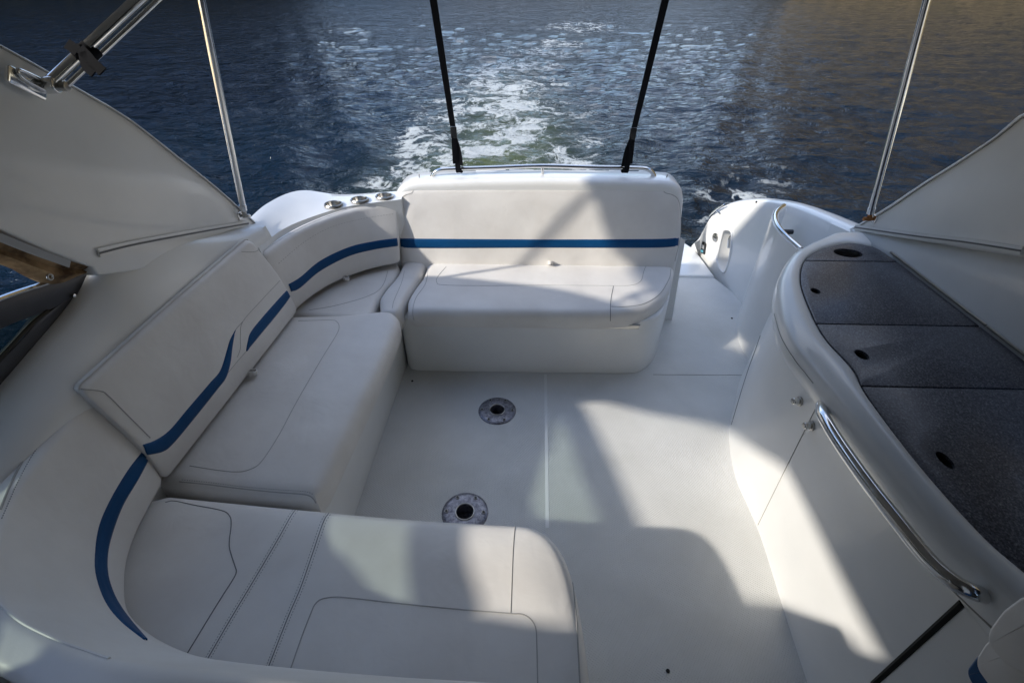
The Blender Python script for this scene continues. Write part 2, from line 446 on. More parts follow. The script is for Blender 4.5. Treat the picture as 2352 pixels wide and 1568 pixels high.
# narrow filler cushion
l2 = cr([(-.755, 2.72, 0), (-.757, 2.60, 0), (-.76, 2.48, 0), (-.79, 2.34, 0), (-.80, 2.24, 0), (-.775, 2.14, 0)], 20)
r2 = cr([(-.66, 2.13, 0), (-.655, 2.24, 0), (-.64, 2.36, 0), (-.617, 2.50, 0), (-.613, 2.62, 0), (-.612, 2.72, 0)], 20)
cn = slab('seat_cushion', o2(l2+[Vector((-.75, 2.095, 0)), Vector((-.68, 2.095, 0))]+r2), .14, .035, VIN, o=(0, 0, .475), puff=.004, rb=.02, pr=.02)
tag(cn, 'narrow wavy cream cushion between the corner seat and the aft bench cushion', 'cushion', 'cream seat cushions')
tn = bvh(cn)
seam('seam', tn, [(978, 622), (970, 652), (948, 685), (940, 715), (942, 738)], .0016, SEAM, cn, 50)
seam('seam', tn, [(929, 622), (922, 650), (905, 690), (901, 708)], .0014, SEAM, cn, 40)
# corner cushion
cc_ = cr([(-.805, 2.06, 0), (-.81, 2.24, 0), (-.80, 2.36, 0), (-.77, 2.48, 0), (-.765, 2.60, 0)], 16)
cd = cr([(-.80, 2.68, 0), (-.96, 2.60, 0), (-1.11, 2.48, 0), (-1.20, 2.29, 0), (-1.25, 2.08, 0)], 24)
cq = slab('seat_cushion', o2(cc_+cd), .10, .03, VIN, o=(0, 0, .465), puff=.006, rb=.02)
tag(cq, 'wedge shaped cream corner cushion where the port seat meets the aft bench', 'cushion', 'cream seat cushions')
tq = bvh(cq)
seam('seam', tq, [(891, 622), (882, 650), (868, 668), (845, 680), (815, 690), (760, 704), (710, 712)], .0016, SEAM, cq, 70)
# port long cushion
cp = slab('seat_cushion', o2(cr([(-1.19, 2.055, 0), (-.95, 2.075, 0), (-.76, 2.115, 0)], 14) + cr([(-.70, 2.11, 0), (-.655, 2.06, 0), (-.635, 1.97, 0), (-.64, 1.7, 0), (-.665, 1.3, 0), (-.685, 1.0, 0)], 30) + cr([(-.70, .955, 0), (-.76, .955, 0), (-.95, .965, 0), (-1.19, .985, 0), (-1.30, 1.0, 0)], 14) + [Vector((-1.30, 1.5, 0)), Vector((-1.27, 2.045, 0))]),
          .13, .055, VIN, o=(0, 0, .485), puff=.006, rb=.03)
tag(cp, 'long cream vinyl cushion on the port bench along the deck', 'cushion', 'cream seat cushions')
tp = bvh(cp)
seam('seam', tp, [(685, 737), (760, 735), (775, 740), (779, 752), (772, 770), (735, 830), (680, 925), (640, 1000), (600, 1060), (575, 1077), (545, 1083), (500, 1079), (436, 1069)], .0016, SEAM, cp, 120)
seam('piping', tp, [(412, 1105), (480, 1112), (560, 1122), (640, 1130), (700, 1135), (718, 1143), (726, 1155)], .002, SEAM, cp, 60)
seam('stitching', tp, [(418, 1101), (480, 1107), (560, 1117), (640, 1124), (700, 1128), (718, 1134)], .0009, SEAMD, cp, 110, dash=True)
# forward corner cushion
cf = slab('seat_cushion', o2(cr([(-1.215, .962, 0), (-1.0, .945, 0), (-.7, .922, 0), (-.35, .898, 0), (0, .885, 0), (.06, .872, 0), (.11, .835, 0), (.15, .76, 0), (.178, .62, 0), (.19, .40, 0), (.19, .1, 0)], 70)
          + [Vector((.1, .05, 0)), Vector((-.9, .05, 0)), Vector((-1.2, .3, 0))] + cr([(-1.30, .55, 0), (-1.31, .75, 0), (-1.30, .93, 0)], 8)),
          .16, .05, VIN, o=(0, 0, .485), puff=.008, rb=.02, pr=.08)
tag(cf, 'broad cream cushion of the forward corner seat nearest the camera', 'cushion', 'cream seat cushions')
tf = bvh(cf)
seam('seam', tf, [(380, 1153), (400, 1150), (450, 1160), (510, 1172), (528, 1185), (531, 1205), (527, 1240), (528, 1262), (540, 1300), (543, 1312), (535, 1330), (500, 1385), (428, 1503)], .0017, SEAMD, cf, 110)
for q, dsh in ((0, 0), (-6, 1), (6, 1)):
    seam('stitching' if dsh else 'seam', tf, [(683+q, 1166), (668+q, 1185), (640+q, 1235), (590+q, 1320), (530+q, 1420), (475+q, 1515)], .0008 if dsh else .0014, SEAMD, cf, 110, dash=bool(dsh))
    seam('stitching' if dsh else 'seam', tf, [(757+q, 1175), (742+q, 1200), (718+q, 1270), (690+q, 1350), (660+q, 1420), (613+q, 1540)], .0008 if dsh else .0014, SEAMD, cf, 110, dash=bool(dsh))
seam('seam', tf, [(663, 1548), (690, 1470), (713, 1410), (725, 1385), (745, 1373), (790, 1371), (900, 1383), (1050, 1398), (1172, 1408), (1195, 1409), (1215, 1418), (1230, 1440), (1233, 1480), (1235, 1568)], .0018, SEAM, cf, 160)
seam('seam', tf, [(1183, 1205), (1178, 1270), (1173, 1407)], .002, SEAM, cf, 50)
seam('piping', tf, [(1185, 1207), (1240, 1208), (1268, 1218), (1290, 1245), (1308, 1300), (1322, 1400), (1332, 1568)], .0024, SEAM, cf, 90)

# ------------------------------------------------------------------ backrests
def back(name, bottom, top, depth, mt, label, r=.03, bulge=.012, nu=60, group='cream backrests with a blue stripe', ctr=(0.1, 1.4)):
    B = cr(bottom, nu); T = cr(top, nu); cols = []
    for i in range(nu):
        tg = (B[min(i+1, nu-1)]-B[max(i-1, 0)]); tg.z = 0; tg.normalize(); o = Vector((tg.y, -tg.x, 0))
        if o.dot(B[i]-Vector((ctr[0], ctr[1], B[i].z))) < 0: o = -o
        b, t = B[i], T[i]; b = b+Vector((0, 0, .050)); col = [b+o*depth-Vector((0, 0, .02)), b+o*.024-Vector((0, 0, .021)), b+o*.010-Vector((0, 0, .018)), b+o*.002-Vector((0, 0, .010))]
        ez = (t-b).normalized()
        for k in range(9):
            u = k/8; col.append(b.lerp(t-ez*r, u)-o*bulge*math.sin(PI*u))
        for k in range(1, 6):
            a = PI/2*k/5; col.append(t-ez*r*(1-math.sin(a))+o*r*(1-math.cos(a)))
        col.append(t+o*(depth-r)); 
        for k in range(1, 5):
            a = PI/2*k/4; col.append(t+o*(depth-r+r*math.sin(a))-Vector((0, 0, r*(1-math.cos(a)))))
        cols.append(col)
    # rounded ends
    def end(i, s):
        tg = (B[1]-B[0]).normalized() if i == 0 else (B[-1]-B[-2]).normalized()
        c = sum((q for q in cols[i]), Vector())/len(cols[i]); res = []
        for a in (.25, .5, .75, 1):
            k = 1-.10*(1-math.cos(a*PI/2)); d = .025*math.sin(a*PI/2)
            res.append([c+(q-c)*k+tg*s*d for q in cols[i]])
        return res
    A = end(0, -1)[::-1]; Z = end(nu-1, 1)
    # keep total length: ends replace
    cols = A+cols+Z; m_ = len(cols[0]); vs = [q for c in cols for q in c]; fs = []
    for i in range(len(cols)-1):
        for j in range(m_): fs.append([i*m_+j, i*m_+(j+1) % m_, (i+1)*m_+(j+1) % m_, (i+1)*m_+j])
    fs.append(list(range(m_))[::-1]); fs.append([(len(cols)-1)*m_+j for j in range(m_)])
    o = link(name, vs, fs, mt, angle=60); tag(o, label, 'backrest', group); return o

# aft (transom) backrest: rounded rectangle leaning slightly aft
O_ = Vector((0, 2.645, .47)); Vv = Vector((0, .09, .45)).normalized(); Nn = Vector((1, 0, 0)).cross(Vv)
def onb(px, py):
    q = atp(px, py, O_, Nn)-O_; return (q.x, q.dot(Vv))
o_ = [onb(*p) for p in [(926, 660), (918, 600), (910, 540), (906, 490)]] + [onb(*p) for p in pxline([(906, 480), (909, 455), (920, 438), (945, 431)], 8)] + \
     [onb(1100, 428), onb(1240, 427), onb(1400, 428)] + [onb(*p) for p in pxline([(1525, 431), (1550, 437), (1564, 455), (1567, 480)], 8)] + [onb(*p) for p in [(1567, 540), (1560, 590), (1549, 640), (1542, 665)]]
bk = slab('backrest', o_, .09, .035, VIN, o=O_, U=(1, 0, 0), V=Vv, puff=.010, pr=.10, rb=.01)
tag(bk, 'wide cream backrest of the aft bench with a straight blue stripe', 'backrest', 'cream backrests with a blue stripe')
tb = bvh(bk)
band('stripe', tb, [(911, 545), (960, 547), (1240, 549), (1500, 548), (1567, 544)], [(913, 566), (960, 571), (1240, 570), (1500, 570), (1565, 565)], BLUE, bk, 80, 5)
seam('piping', tb, [(950, 434), (946, 443), (930, 449), (915, 462), (910, 490), (912, 550), (922, 600), (927, 617)], .0022, SEAM, bk, 80)
seam('piping', tb, [(1522, 434), (1528, 443), (1545, 448), (1558, 460), (1563, 490), (1562, 545), (1550, 600)], .0022, SEAM, bk, 80)

bc = back('backrest', [(-1.195, 2.045, .47), (-1.14, 2.22, .47), (-1.06, 2.36, .47), (-.93, 2.49, .47), (-.775, 2.575, .47)],
          [(-1.225, 2.045, .85), (-1.175, 2.25, .85), (-1.08, 2.43, .85), (-.94, 2.59, .85), (-.775, 2.69, .85)], .05, VIN,
          'curved cream corner backrest below the row of cup holders')
tcn = bvh(bc)
band('stripe', tcn, [(662, 652), (690, 635), (735, 598), (800, 567), (860, 553), (912, 546)], [(669, 671), (690, 662), (735, 624), (800, 590), (860, 574), (914, 566)], BLUE, bc, 60, 5)
seam('stitching', tcn, [(640, 605), (700, 555), (760, 522), (830, 503), (903, 491)], .001, SEAM, bc, 90, dash=True)

bp = back('backrest', [(-1.225, 1.02, .47), (-1.20, 1.5, .47), (-1.175, 2.02, .47)],
          [(-1.275, 1.005, .95), (-1.265, 1.5, .95), (-1.245, 1.95, .95)], .045, VIN,
          'long cream port side backrest with an S shaped broken blue stripe', r=.03, bulge=.018)
tbp = bvh(bp)
band('stripe', tbp, [(327, 1020), (358, 1008), (390, 985), (430, 938), (480, 880), (505, 850), (520, 805), (528, 780), (541, 757)], [(338, 1046), (375, 1038), (400, 1018), (450, 958), (500, 895), (520, 868), (530, 835), (534, 800), (537, 765)], BLUE, bp, 110, 5)
band('stripe', tbp, [(565, 806), (568, 785), (575, 762), (600, 730), (640, 685), (662, 662)], [(567, 806), (590, 780), (610, 756), (630, 732), (655, 700), (670, 678)], BLUE, bp, 60, 5)
seam('seam', tbp, [(650, 637), (600, 690), (558, 738), (552, 770), (552, 800), (545, 820)], .0012, SEAM, bp, 70)
seam('seam', tbp, [(541, 757), (562, 733)], .0012, SEAM, bp, 10)
seam('seam', tbp, [(522, 858), (545, 830), (566, 806)], .0012, SEAM, bp, 20)
seam('piping', tbp, [(186, 893), (232, 898), (250, 910), (290, 950), (345, 1005)], .002, SEAM, bp, 60)
seam('seam', tbp, [(555, 578), (585, 578), (604, 568)], .0014, SEAM, bp, 30)

bf = back('backrest', [(-1.23, .965, .47), (-1.20, .79, .47), (-1.14, .65, .47), (-1.03, .535, .47), (-.80, .455, .47), (-.45, .425, .47), (.1, .41, .47)],
          [(-1.29, .985, .895), (-1.265, .81, .895), (-1.222, .63, .895), (-1.13, .49, .895), (-1.04, .415, .895), (-.91, .364, .895), (-.75, .326, .895), (-.315, .298, .895), (.1, .29, .895)], .075, VIN,
          'curved cream backrest wrapping the forward port corner, with a blue stripe', r=.022, nu=90, ctr=(-.3, .95))
tbf = bvh(bf)
band('stripe', tbf, [(327, 1034), (290, 1082), (250, 1150), (225, 1210), (217, 1270), (219, 1320), (240, 1380), (275, 1425), (330, 1468)], [(346, 1050), (320, 1100), (285, 1160), (262, 1220), (250, 1270), (251, 1320), (268, 1370), (300, 1420), (338, 1470)], BLUE, bf, 90, 5)
seam('piping', tbf, [(203, 908), (160, 945), (110, 985), (70, 1030), (30, 1100), (0, 1170)], .003, SEAM, bf, 60)
seam('piping', tbf, [(0, 1388), (45, 1425), (100, 1455), (170, 1485), (250, 1512)], .0035, VIN, bf, 50)
seam('stitching', tbf, [(209, 912), (167, 951), (118, 992), (79, 1038), (40, 1108), (4, 1190)], .001, SEAMD, bf, 120, dash=True)

# pull tabs (loops of vinyl)
def tab(px, py, tr, a, label, sc_=1.0):
    h = None
    for dy in range(0, 60, 2):
        h = hit(tr, px, py-dy)
        if h and h[1].z < .75: break
    p = h[0]-Vector((0, 0, .005)); d = Vector(a).normalized()
    pts = [p-d*.012*sc_+h[1]*.0, p-d*.012*sc_+h[1]*.025*sc_+Vector((0, 0, .01)), p+h[1]*.036*sc_+Vector((0, 0, .012)), p+d*.012*sc_+h[1]*.025*sc_+Vector((0, 0, .006)), p+d*.012*sc_-h[1]*.002]
    o = strap('pull_tab', pts, .022*sc_, .003, h[1].cross(d) if abs(h[1].cross(d).length) > .1 else (0, 0, 1), VIN, n=24); tag(o, label, 'pull tab', 'cream vinyl pull tabs')
tab(1264, 602, bvh(bk), (1, 0, 0), 'small cream pull tab behind the aft bench cushion')
tab(792, 640, bvh(bc), (.7, .7, 0), 'small cream pull tab at the foot of the curved corner backrest')
tab(572, 868, bvh(bp), (0, 1, 0), 'small cream pull tab between the port backrest and its long cushion')

hb_ = slab('shadow_block', rnd([(.10, .10), (.10, -.45), (-1.2, -.45), (-1.2, .10)], .04), 1.1, .04, VIN, o=(0, 0, 1.12))  # unseen block added to cast shade on the lower galley
tag(hb_, 'unseen cream block added forward of the nearest curved backrest to shade the galley', 'seat')
# ------------------------------------------------------------------ transom moulding + rail
O2 = Vector((0, 2.735, 0)); 
def ont(px, py, y=2.735): q = at(px, py, y=y); return (q.x, q.z)
o_ = [(-.76, -.45), (-.76, .5), (-.745, .70)] + [ont(*p) for p in pxline([(903, 470), (908, 445), (925, 426), (960, 419)], 8)] + [ont(1100, 415), ont(1240, 413), ont(1400, 415)] + \
     [ont(*p) for p in pxline([(1525, 418), (1550, 421), (1567, 435), (1572, 462)], 8)] + [(.965, .5), (.99, -.45)]
tm = thing('transom', 'white transom moulding behind the aft backrest with a flat glossy top', 'transom', (.1, 2.85, -.4))
tmo = slab('moulding', o_, .20, .035, GEL, tm, o=(0, 2.735, 0), U=(1, 0, 0), V=(0, 0, 1), rb=.025)
for x0, x1 in ((-.30, -.12), (-.1, .05), (.3, .42), (.5, .62), (.68, .76)):
    box('hatch_hinge', ((x0+x1)/2, 2.928, .955), (x1-x0, .012, .012), GEL, tm, .003)
for px in (962, 1533):
    p = at(px, 412, y=2.80); st = cyl('snap_post', (p.x, 2.82, p.z-.004), .010, .006, BRUSH, tm, n=16)
    cyl('snap_pin', (p.x, 2.82, p.z+.010), .0035, .026, BRUSH, st, n=10)
rail = thing('grab_rail', 'long polished steel rail along the top of the transom', 'rail', (.1, 2.84, .93))
R_ = [at(a, b, y=2.84) for a, b in [(991, 412), (996, 399), (1010, 391), (1040, 388.5), (1140, 385), (1246, 381.5), (1350, 384), (1450, 386), (1483, 388), (1498, 396), (1505, 411)]]
tube('rail_tube', R_, .0125, STEEL, rail, seg=14, n=90)
tube('centre_post', [at(1246, 384, y=2.84), at(1246, 408, y=2.84)], .009, STEEL, rail, seg=12)
for px in (991, 1246, 1505):
    p = at(px, 411, y=2.84); cyl('rail_foot', (p.x, 2.84, p.z), .017, .006, STEEL, rail, n=20)

# ------------------------------------------------------------------ port quarter (around the corner seat) with cup holders
qa = [(-1.235, 2.02), (-1.21, 2.24), (-1.12, 2.44), (-.97, 2.60), (-.72, 2.69)]
qrows = [[(x, y, .0) for x, y in qa], [(x, y, .80) for x, y in qa],
         [(-1.255, 2.03, .872), (-1.23, 2.25, .868), (-1.14, 2.43, .862), (-.985, 2.585, .860), (-.72, 2.69, .860)],
         [(-1.285, 2.05, .895), (-1.27, 2.28, .885), (-1.18, 2.48, .870), (-1.02, 2.64, .866), (-.72, 2.74, .866)],
         [(-1.32, 2.08, .925), (-1.31, 2.33, .918), (-1.225, 2.55, .892), (-1.05, 2.70, .868), (-.72, 2.79, .868)],
         [(-1.37, 2.11, .93), (-1.365, 2.42, .935), (-1.285, 2.66, .918), (-1.08, 2.75, .864), (-.72, 2.83, .862)],
         [(-1.42, 2.13, .88), (-1.42, 2.46, .87), (-1.34, 2.72, .86), (-1.10, 2.785, .83), (-.72, 2.85, .83)],
         [(-1.44, 2.14, .4), (-1.44, 2.48, .4), (-1.40, 2.84, .4), (-1.12, 2.86, .4), (-.72, 2.9, .4)],
         [(-1.42, 2.14, -.6), (-1.42, 2.48, -.6), (-1.38, 2.86, -.6), (-1.12, 2.90, -.6), (-.72, 2.93, -.6)]]
pq = thing('port_quarter', 'white curved quarter moulding behind the corner backrest holding three cup holders', 'hull side', (-1.2, 2.5, -.4))
pqm = loft('moulding', qrows, GEL, pq, nu=50, angle=60)
tq_ = bvh(pqm); cups = []
for px, py in [(766, 477), (826, 466), (883, 458)]:
    q_ = at(px, py-7, z=.869); cups.append((q_, Vector((.02, .03, 1)).normalized()))
cut(pqm, [cyl('c', p, .043, .10, GEL, n=32, bev=.001, axis=w_) for p, w_ in cups])
for (p, w_), lb in zip(cups, ['outermost steel cup holder, nearest the pole', 'middle steel cup holder of the row of three', 'steel cup holder closest to the aft backrest']):
    t = thing('cup_holder', lb, 'cup holder', p, 'three steel cup holders in the quarter')
    n_ = 36; prof = [(.002, -.046), (.037, -.046), (.0405, -.040), (.0415, .0), (.043, .005), (.048, .005), (.052, -.001)]
    U_ = w_.orthogonal().normalized(); V_ = w_.cross(U_)
    vs = [p+U_*(r*math.cos(2*PI*i/n_))+V_*(r*math.sin(2*PI*i/n_))+w_*(z+.003) for r, z in prof for i in range(n_)]
    fs = [[j*n_+i, j*n_+(i+1) % n_, (j+1)*n_+(i+1) % n_, (j+1)*n_+i] for j in range(len(prof)-1) for i in range(n_)]
    link('cup', vs, fs, BRUSH, t); ring('rim', p+w_*.006, .0465, .0030, BRUSH, t, axis=w_, flat=.6)

# ------------------------------------------------------------------ port coaming
ys = [-.8, -.2, .35, .90, 1.22, 1.38, 1.6, 1.95, 2.15]
foot = [.88, .875, .88, 1.01, 1.085, 1.15, 1.115, 1.00, .94]
fx = [-1.45, -1.45, -1.45, -1.42, -1.41, -1.375, -1.36, -1.36, -1.36]
inn = [-1.27, -1.28, -1.28, -1.285, -1.285, -1.285, -1.28, -1.265, -1.245]
def crow(dx, fz): return [(dx(i), ys[i], fz(i)) for i in range(9)]
def zi(i): return .93 if i > 2 else .86
rows = [crow(lambda i: inn[i]+.02, lambda i: .0), crow(lambda i: inn[i]+.0, lambda i: zi(i)-.05), crow(lambda i: inn[i]-.012, zi),
        crow(lambda i: inn[i]+(fx[i]-inn[i])*.42, lambda i: zi(i)+(foot[i]-zi(i))*.45), crow(lambda i: inn[i]+(fx[i]-inn[i])*.74, lambda i: zi(i)+(foot[i]-zi(i))*.85), crow(lambda i: fx[i], lambda i: foot[i]),
        crow(lambda i: fx[i]-.07, lambda i: foot[i]-.005), crow(lambda i: fx[i]-.11, lambda i: foot[i]-.08), crow(lambda i: -1.46, lambda i: -.6)]
pc = thing('port_coaming', 'white port side coaming above the long seat, rising to the arch panel', 'hull side', (-1.3, 1.2, -.4))
pcm = loft('moulding', rows, GEL, pc, nu=90, angle=60)

# arch panels --------------------------------------------------------------------
def arch(X, outline, label, trimpts, trackpts, seamsign, nm):
    t = thing('arch_panel', label, 'arch panel', (X, 1.6, 1.0), 'sloping white arch panels')
    U = (0, 1, 0) if X < 0 else (0, -1, 0)
    P = [(q.y if X < 0 else -q.y, q.z) for q in outline]
    o = slab('panel', P, .05, .006, GEL, t, o=(X, 0, 0), U=U, V=(0, 0, 1), rb=.006)
    dx = .003 if X < 0 else -.003
    a = [at(*q, x=X) for q in trimpts]; tube('edge_bead', [q+Vector((dx, 0, 0)) for q in a], .0035, SEAM, t, seg=6, n=60)
    if trackpts:
        a = [at(*q, x=X) for q in trackpts]
        strap('canvas_track', [q+Vector((dx*2, 0, 0)) for q in a], .026, .007, (0, 0, 1), GEL, t, n=40)
        sl = strap('track_slot', [q+Vector((dx*3.4, 0, 0)) for q in a[:]], .006, .003, (0, 0, 1), SEAMD, t, n=40)
    return t
XL = -1.335
top = [at(*p, x=XL) for p in [(594, 514), (560, 484), (500, 430), (400, 350), (300, 272), (200, 212), (140, 178), (70, 138), (0, 100)]]
low = [Vector((XL, *q)) for q in [(-1.2, 2.62), (-1.2, 2.42), (-.6, 2.26), (0, 2.09), (.4, 1.92), (.69, 1.70)]]
fwd = [Vector((XL, *q)) for q in [(1.15, 1.93), (.8, 2.12), (.3, 2.33), (-.4, 2.5)]]
bot = [at(*p, x=XL) for p in [(0, 525), (80, 561), (160, 594), (214, 613)]]
foot_ = [at(*p, x=XL)-Vector((0, 0, .03)) for p in [(216, 613), (300, 604), (420, 572), (520, 542), (594, 520)]]
ol = cr(top+fwd, 40)+cr(low, 16)+cr(bot, 10)+cr(foot_, 8)
a1 = arch(XL, ol, 'white sloping arch panel on the port side, with a bead along its upper edge', [(588, 516), (500, 437), (400, 358), (300, 280), (200, 220), (140, 186), (70, 146), (0, 108)], [(222, 581), (300, 562), (420, 539), (566, 513)], 1, 'p')
XR = 1.625
topR = [at(*p, x=XR) for p in [(1948, 527), (1975, 512), (2040, 472), (2120, 418), (2200, 368), (2280, 315), (2352, 258)]]
fwdR = [Vector((XR, *q)) for q in [(1.45, 1.72), (1.15, 1.93), (.8, 2.12), (.3, 2.33), (-.4, 2.5), (-1.2, 2.62)]]
lowR = [Vector((XR, *q)) for q in [(-1.2, 2.42), (-.6, 2.26), (0, 2.09), (.4, 1.92), (.8, 1.6), (1.1, 1.28)]]
footR = [at(*p, x=XR) for p in [(2352, 592), (2250, 577), (2150, 560), (2050, 544), (1955, 530)]]
olR = cr(topR+fwdR, 44)+cr(lowR, 14)+cr(footR, 10)
a2 = arch(XR, olR, 'white sloping arch panel on the starboard side beyond the dark counter', [(1958, 528), (2040, 481), (2120, 427), (2200, 377), (2280, 324), (2352, 268)], [(1968, 522), (2100, 541), (2230, 557), (2352, 576)], -1, 's')
# cross beam of the arch + fabric top between arch and aft bow (unseen above eye level; canopy edges shaped for their shadow)
def zt(x, y): return 2.16 - .10*((x-.14)/1.5)**2 - .03*max(0, y-1.0)
rows = []
YS = [-1.6, -1.0, -.4, .2, .8, 1.3, 1.6, 1.75, 1.88, 1.98, 2.14, 2.26]; XLs = [-1.42, -1.42, -1.42, -1.43, -1.46, -1.54, -1.60, -1.56, -1.42, -1.30, -1.19, -1.05]
for y in YS:
    xl = XLs[YS.index(y)]; xr = 1.66 if y < 2 else 1.5
    rows.append([(xl+(xr-xl)*k/10, y, zt(xl+(xr-xl)*k/10, y)) for k in range(11)])
vs = [Vector(p) for r in rows for p in r]; fs = []
for j in range(len(rows)-1):
    for i in range(10): fs.append([j*11+i, j*11+i+1, (j+1)*11+i+1, (j+1)*11+i])
bim = link('canopy', vs, fs, CANV); sm = bim.modifiers.new('s', 'SOLIDIFY'); sm.thickness = .01
tag(bim, 'unseen grey fabric canopy stretched over the cockpit above the camera', 'canopy')

bh = slab('shade_bulkhead', [(-1.40, .0), (1.66, .0), (1.66, 2.08), (-1.40, 2.08)], .05, .01, FRAME, o=(0, -1.25, 0), U=(1, 0, 0), V=(0, 0, 1))  # added out of view to darken the cockpit near the camera
tag(bh, 'unseen dark bulkhead added at the forward end of the cockpit to darken it', 'bulkhead')
fp2 = slab('starboard_shade', [(-.25, 1.0), (1.2, 1.0), (1.2, 2.08), (-.55, 2.08)], .03, .003, FRAME, o=(1.70, 0, 0), U=(0, -1, 0), V=(0, 0, 1))  # unseen sheet added to cut side light
tag(fp2, 'unseen dark sheet added forward of the starboard arch panel to cut the light', 'windscreen')
# ------------------------------------------------------------------ canopy poles and straps
def pole(p0, p1, r, mt, label, foot=True, rusty=False, sgn=1):
    t = thing('canopy_pole', label, 'pole', p0, 'steel poles holding the canopy'); d = (Vector(p1)-Vector(p0)).normalized()
    tube('pole_tube', [Vector(p0)+d*.03, p1], r, mt, t, seg=16)
    tube('pole_sleeve', [Vector(p0)+d*.028, Vector(p0)+d*.055], r*1.12, STEEL, t, seg=16)
    if foot:
        cyl('eye_end', Vector(p0)+d*.012, r*.75, .035, RUST if rusty else BRUSH, t, axis=d, n=14)
        box('deck_bracket', Vector(p0)+Vector((-.022*sgn, 0, .004)), (.05, .035, .018), STEEL, t, .004, U=(0, 1, 0), V=(0, 0, 1))
        cyl('pivot_pin', Vector(p0), .009, .05, RUST if rusty else STEEL, t, axis=(1, 0, 0), n=12)
    return t
def thru(px, py, x, base, k):
    return base + (at(px, py, x=x)-base)*k
b0 = at(562, 496, x=-1.315); e0 = at(462, 0, x=-1.17); pole(b0, b0+(e0-b0)*1.25, .0135, STEEL, 'slim steel canopy pole rising from the end of the port arch panel', sgn=1)
b1 = at(1996, 503, x=1.605); e1 = at(2130, 0, x=1.42); pole(b1, b1+(e1-b1)*1.25, .0135, STEEL, 'slim steel canopy pole on the starboard side with a rusty foot', rusty=True, sgn=-1)
b2 = at(108, 196, x=-1.30); e2 = at(318, 0, x=-1.10)
t2 = thing('canopy_strut', 'thick dark chromed double strut clamped to the port arch panel', 'strut', b2)
d2 = (e2-b2)*1.3; off = Vector((.014, .008, -.021))
tube('strut_tube', [b2+d2*.02, b2+d2], .0155, STEEL, t2, seg=18); tube('brace_tube', [b2+d2*.05+off, b2+d2+off], .007, STEEL, t2, seg=14)
cyl('hinge_knuckle', b2, .021, .05, STEEL, t2, axis=(1, .2, 0), n=20)
box('hinge_plate', b2+Vector((-.012, -.045, .012)), (.10, .045, .012), STEEL, t2, .006, U=Vector((0, -.8, .6)), V=Vector((0, .6, .8)))
tube('hinge_loop', [b2+Vector((0, .01, .0)), b2+Vector((0, -.035, .032)), b2+Vector((0, -.062, .045)), b2+Vector((0, -.055, .022)), b2+Vector((0, -.01, -.014))], .005, STEEL, t2, seg=10)
cyl('strut_pin', b2+off*.8+d2*.045, .012, .03, BRUSH, t2, axis=(1, 0, 0), n=14)
p = b2+d2*.29
s = thing('webbing_strap', 'short black webbing strap wrapped round the thick port strut', 'strap', p)
dd = d2.normalized(); sd = dd.cross(Vector((0, 0, 1))).normalized(); up = sd.cross(dd)
for k in range(2):
    q = p+dd*(-.015+.024*k)
    strap('wrap', [q+(sd*math.cos(a*PI/6)+up*math.sin(a*PI/6))*.023+dd*.006*a/6+off*.3 for a in range(13)], .022, .004, dd, BLACKW, s, n=30)
def tail(pix, w_):
    A_ = [atp(a, b, p-FW*.03, FW) for a, b in pix]; dx, dy = pix[-1][0]-pix[0][0], pix[-1][1]-pix[0][1]
    strap('loose_tail', A_, w_, .004, RT*dy-DN*dx, BLACKW, s, n=24)
tail([(184, 112), (202, 130), (212, 143), (226, 156), (236, 166)], .026)
tail([(190, 120), (194, 142), (202, 158), (216, 170)], .022)
tail([(180, 118), (168, 110), (154, 101)], .028)

def tie(pb, mid, topx, label):
    rb_ = at(pb[0], pb[1], y=2.83); m1 = at(mid[0], mid[1], y=2.76); tp_ = at(topx, -40, y=2.30)
    t = thing('tie_strap', label, 'strap', rb_, 'black webbing straps tied to the rail')
    strap('webbing', [m1, m1.lerp(tp_, .5), tp_], .030, .003, (1, 0, 0), BLACKW, t, n=30)
    d = (rb_-m1)
    q1 = m1; q2 = m1+d*.22
    box('buckle', m1+d*.14, (.034, .062, .014), PLAS, t, .005, U=(1, 0, 0), V=Vector((0, -.1, 1)).normalized())
    sgn = 1 if pb[0] < 1200 else -1
    strap('webbing_end', [q2, m1+d*.6+Vector((.004*sgn, -.01, 0)), rb_+Vector((0, -.016, -.012)), rb_+Vector((.01*sgn, .008, -.022)), rb_+Vector((.012*sgn, .02, .0))], .030, .003, (1, 0, 0), BLACKW, t, n=30)
    strap('webbing_end', [q2+Vector((0, .008, -.01)), m1+d*.6+Vector((.012*sgn, .012, 0)), rb_+Vector((.012*sgn, .018, .01))], .030, .003, (1, -.25*sgn, 0), BLACKW, t, n=24)
    strap('loose_end', [q2+Vector((0, -.008, 0)), m1+d*.65+Vector((-.008*sgn, -.02, 0)), m1+d*.86+Vector((-.012*sgn, -.02, 0))], .028, .003, (1, .2, 0), BLACKW, t, n=16)
tie((1053, 386), (1040, 290), 989, 'black webbing strap tied to the rail left of its centre post')
tie((1438, 386), (1457, 293), 1538, 'black webbing strap tied to the rail right of its centre post')

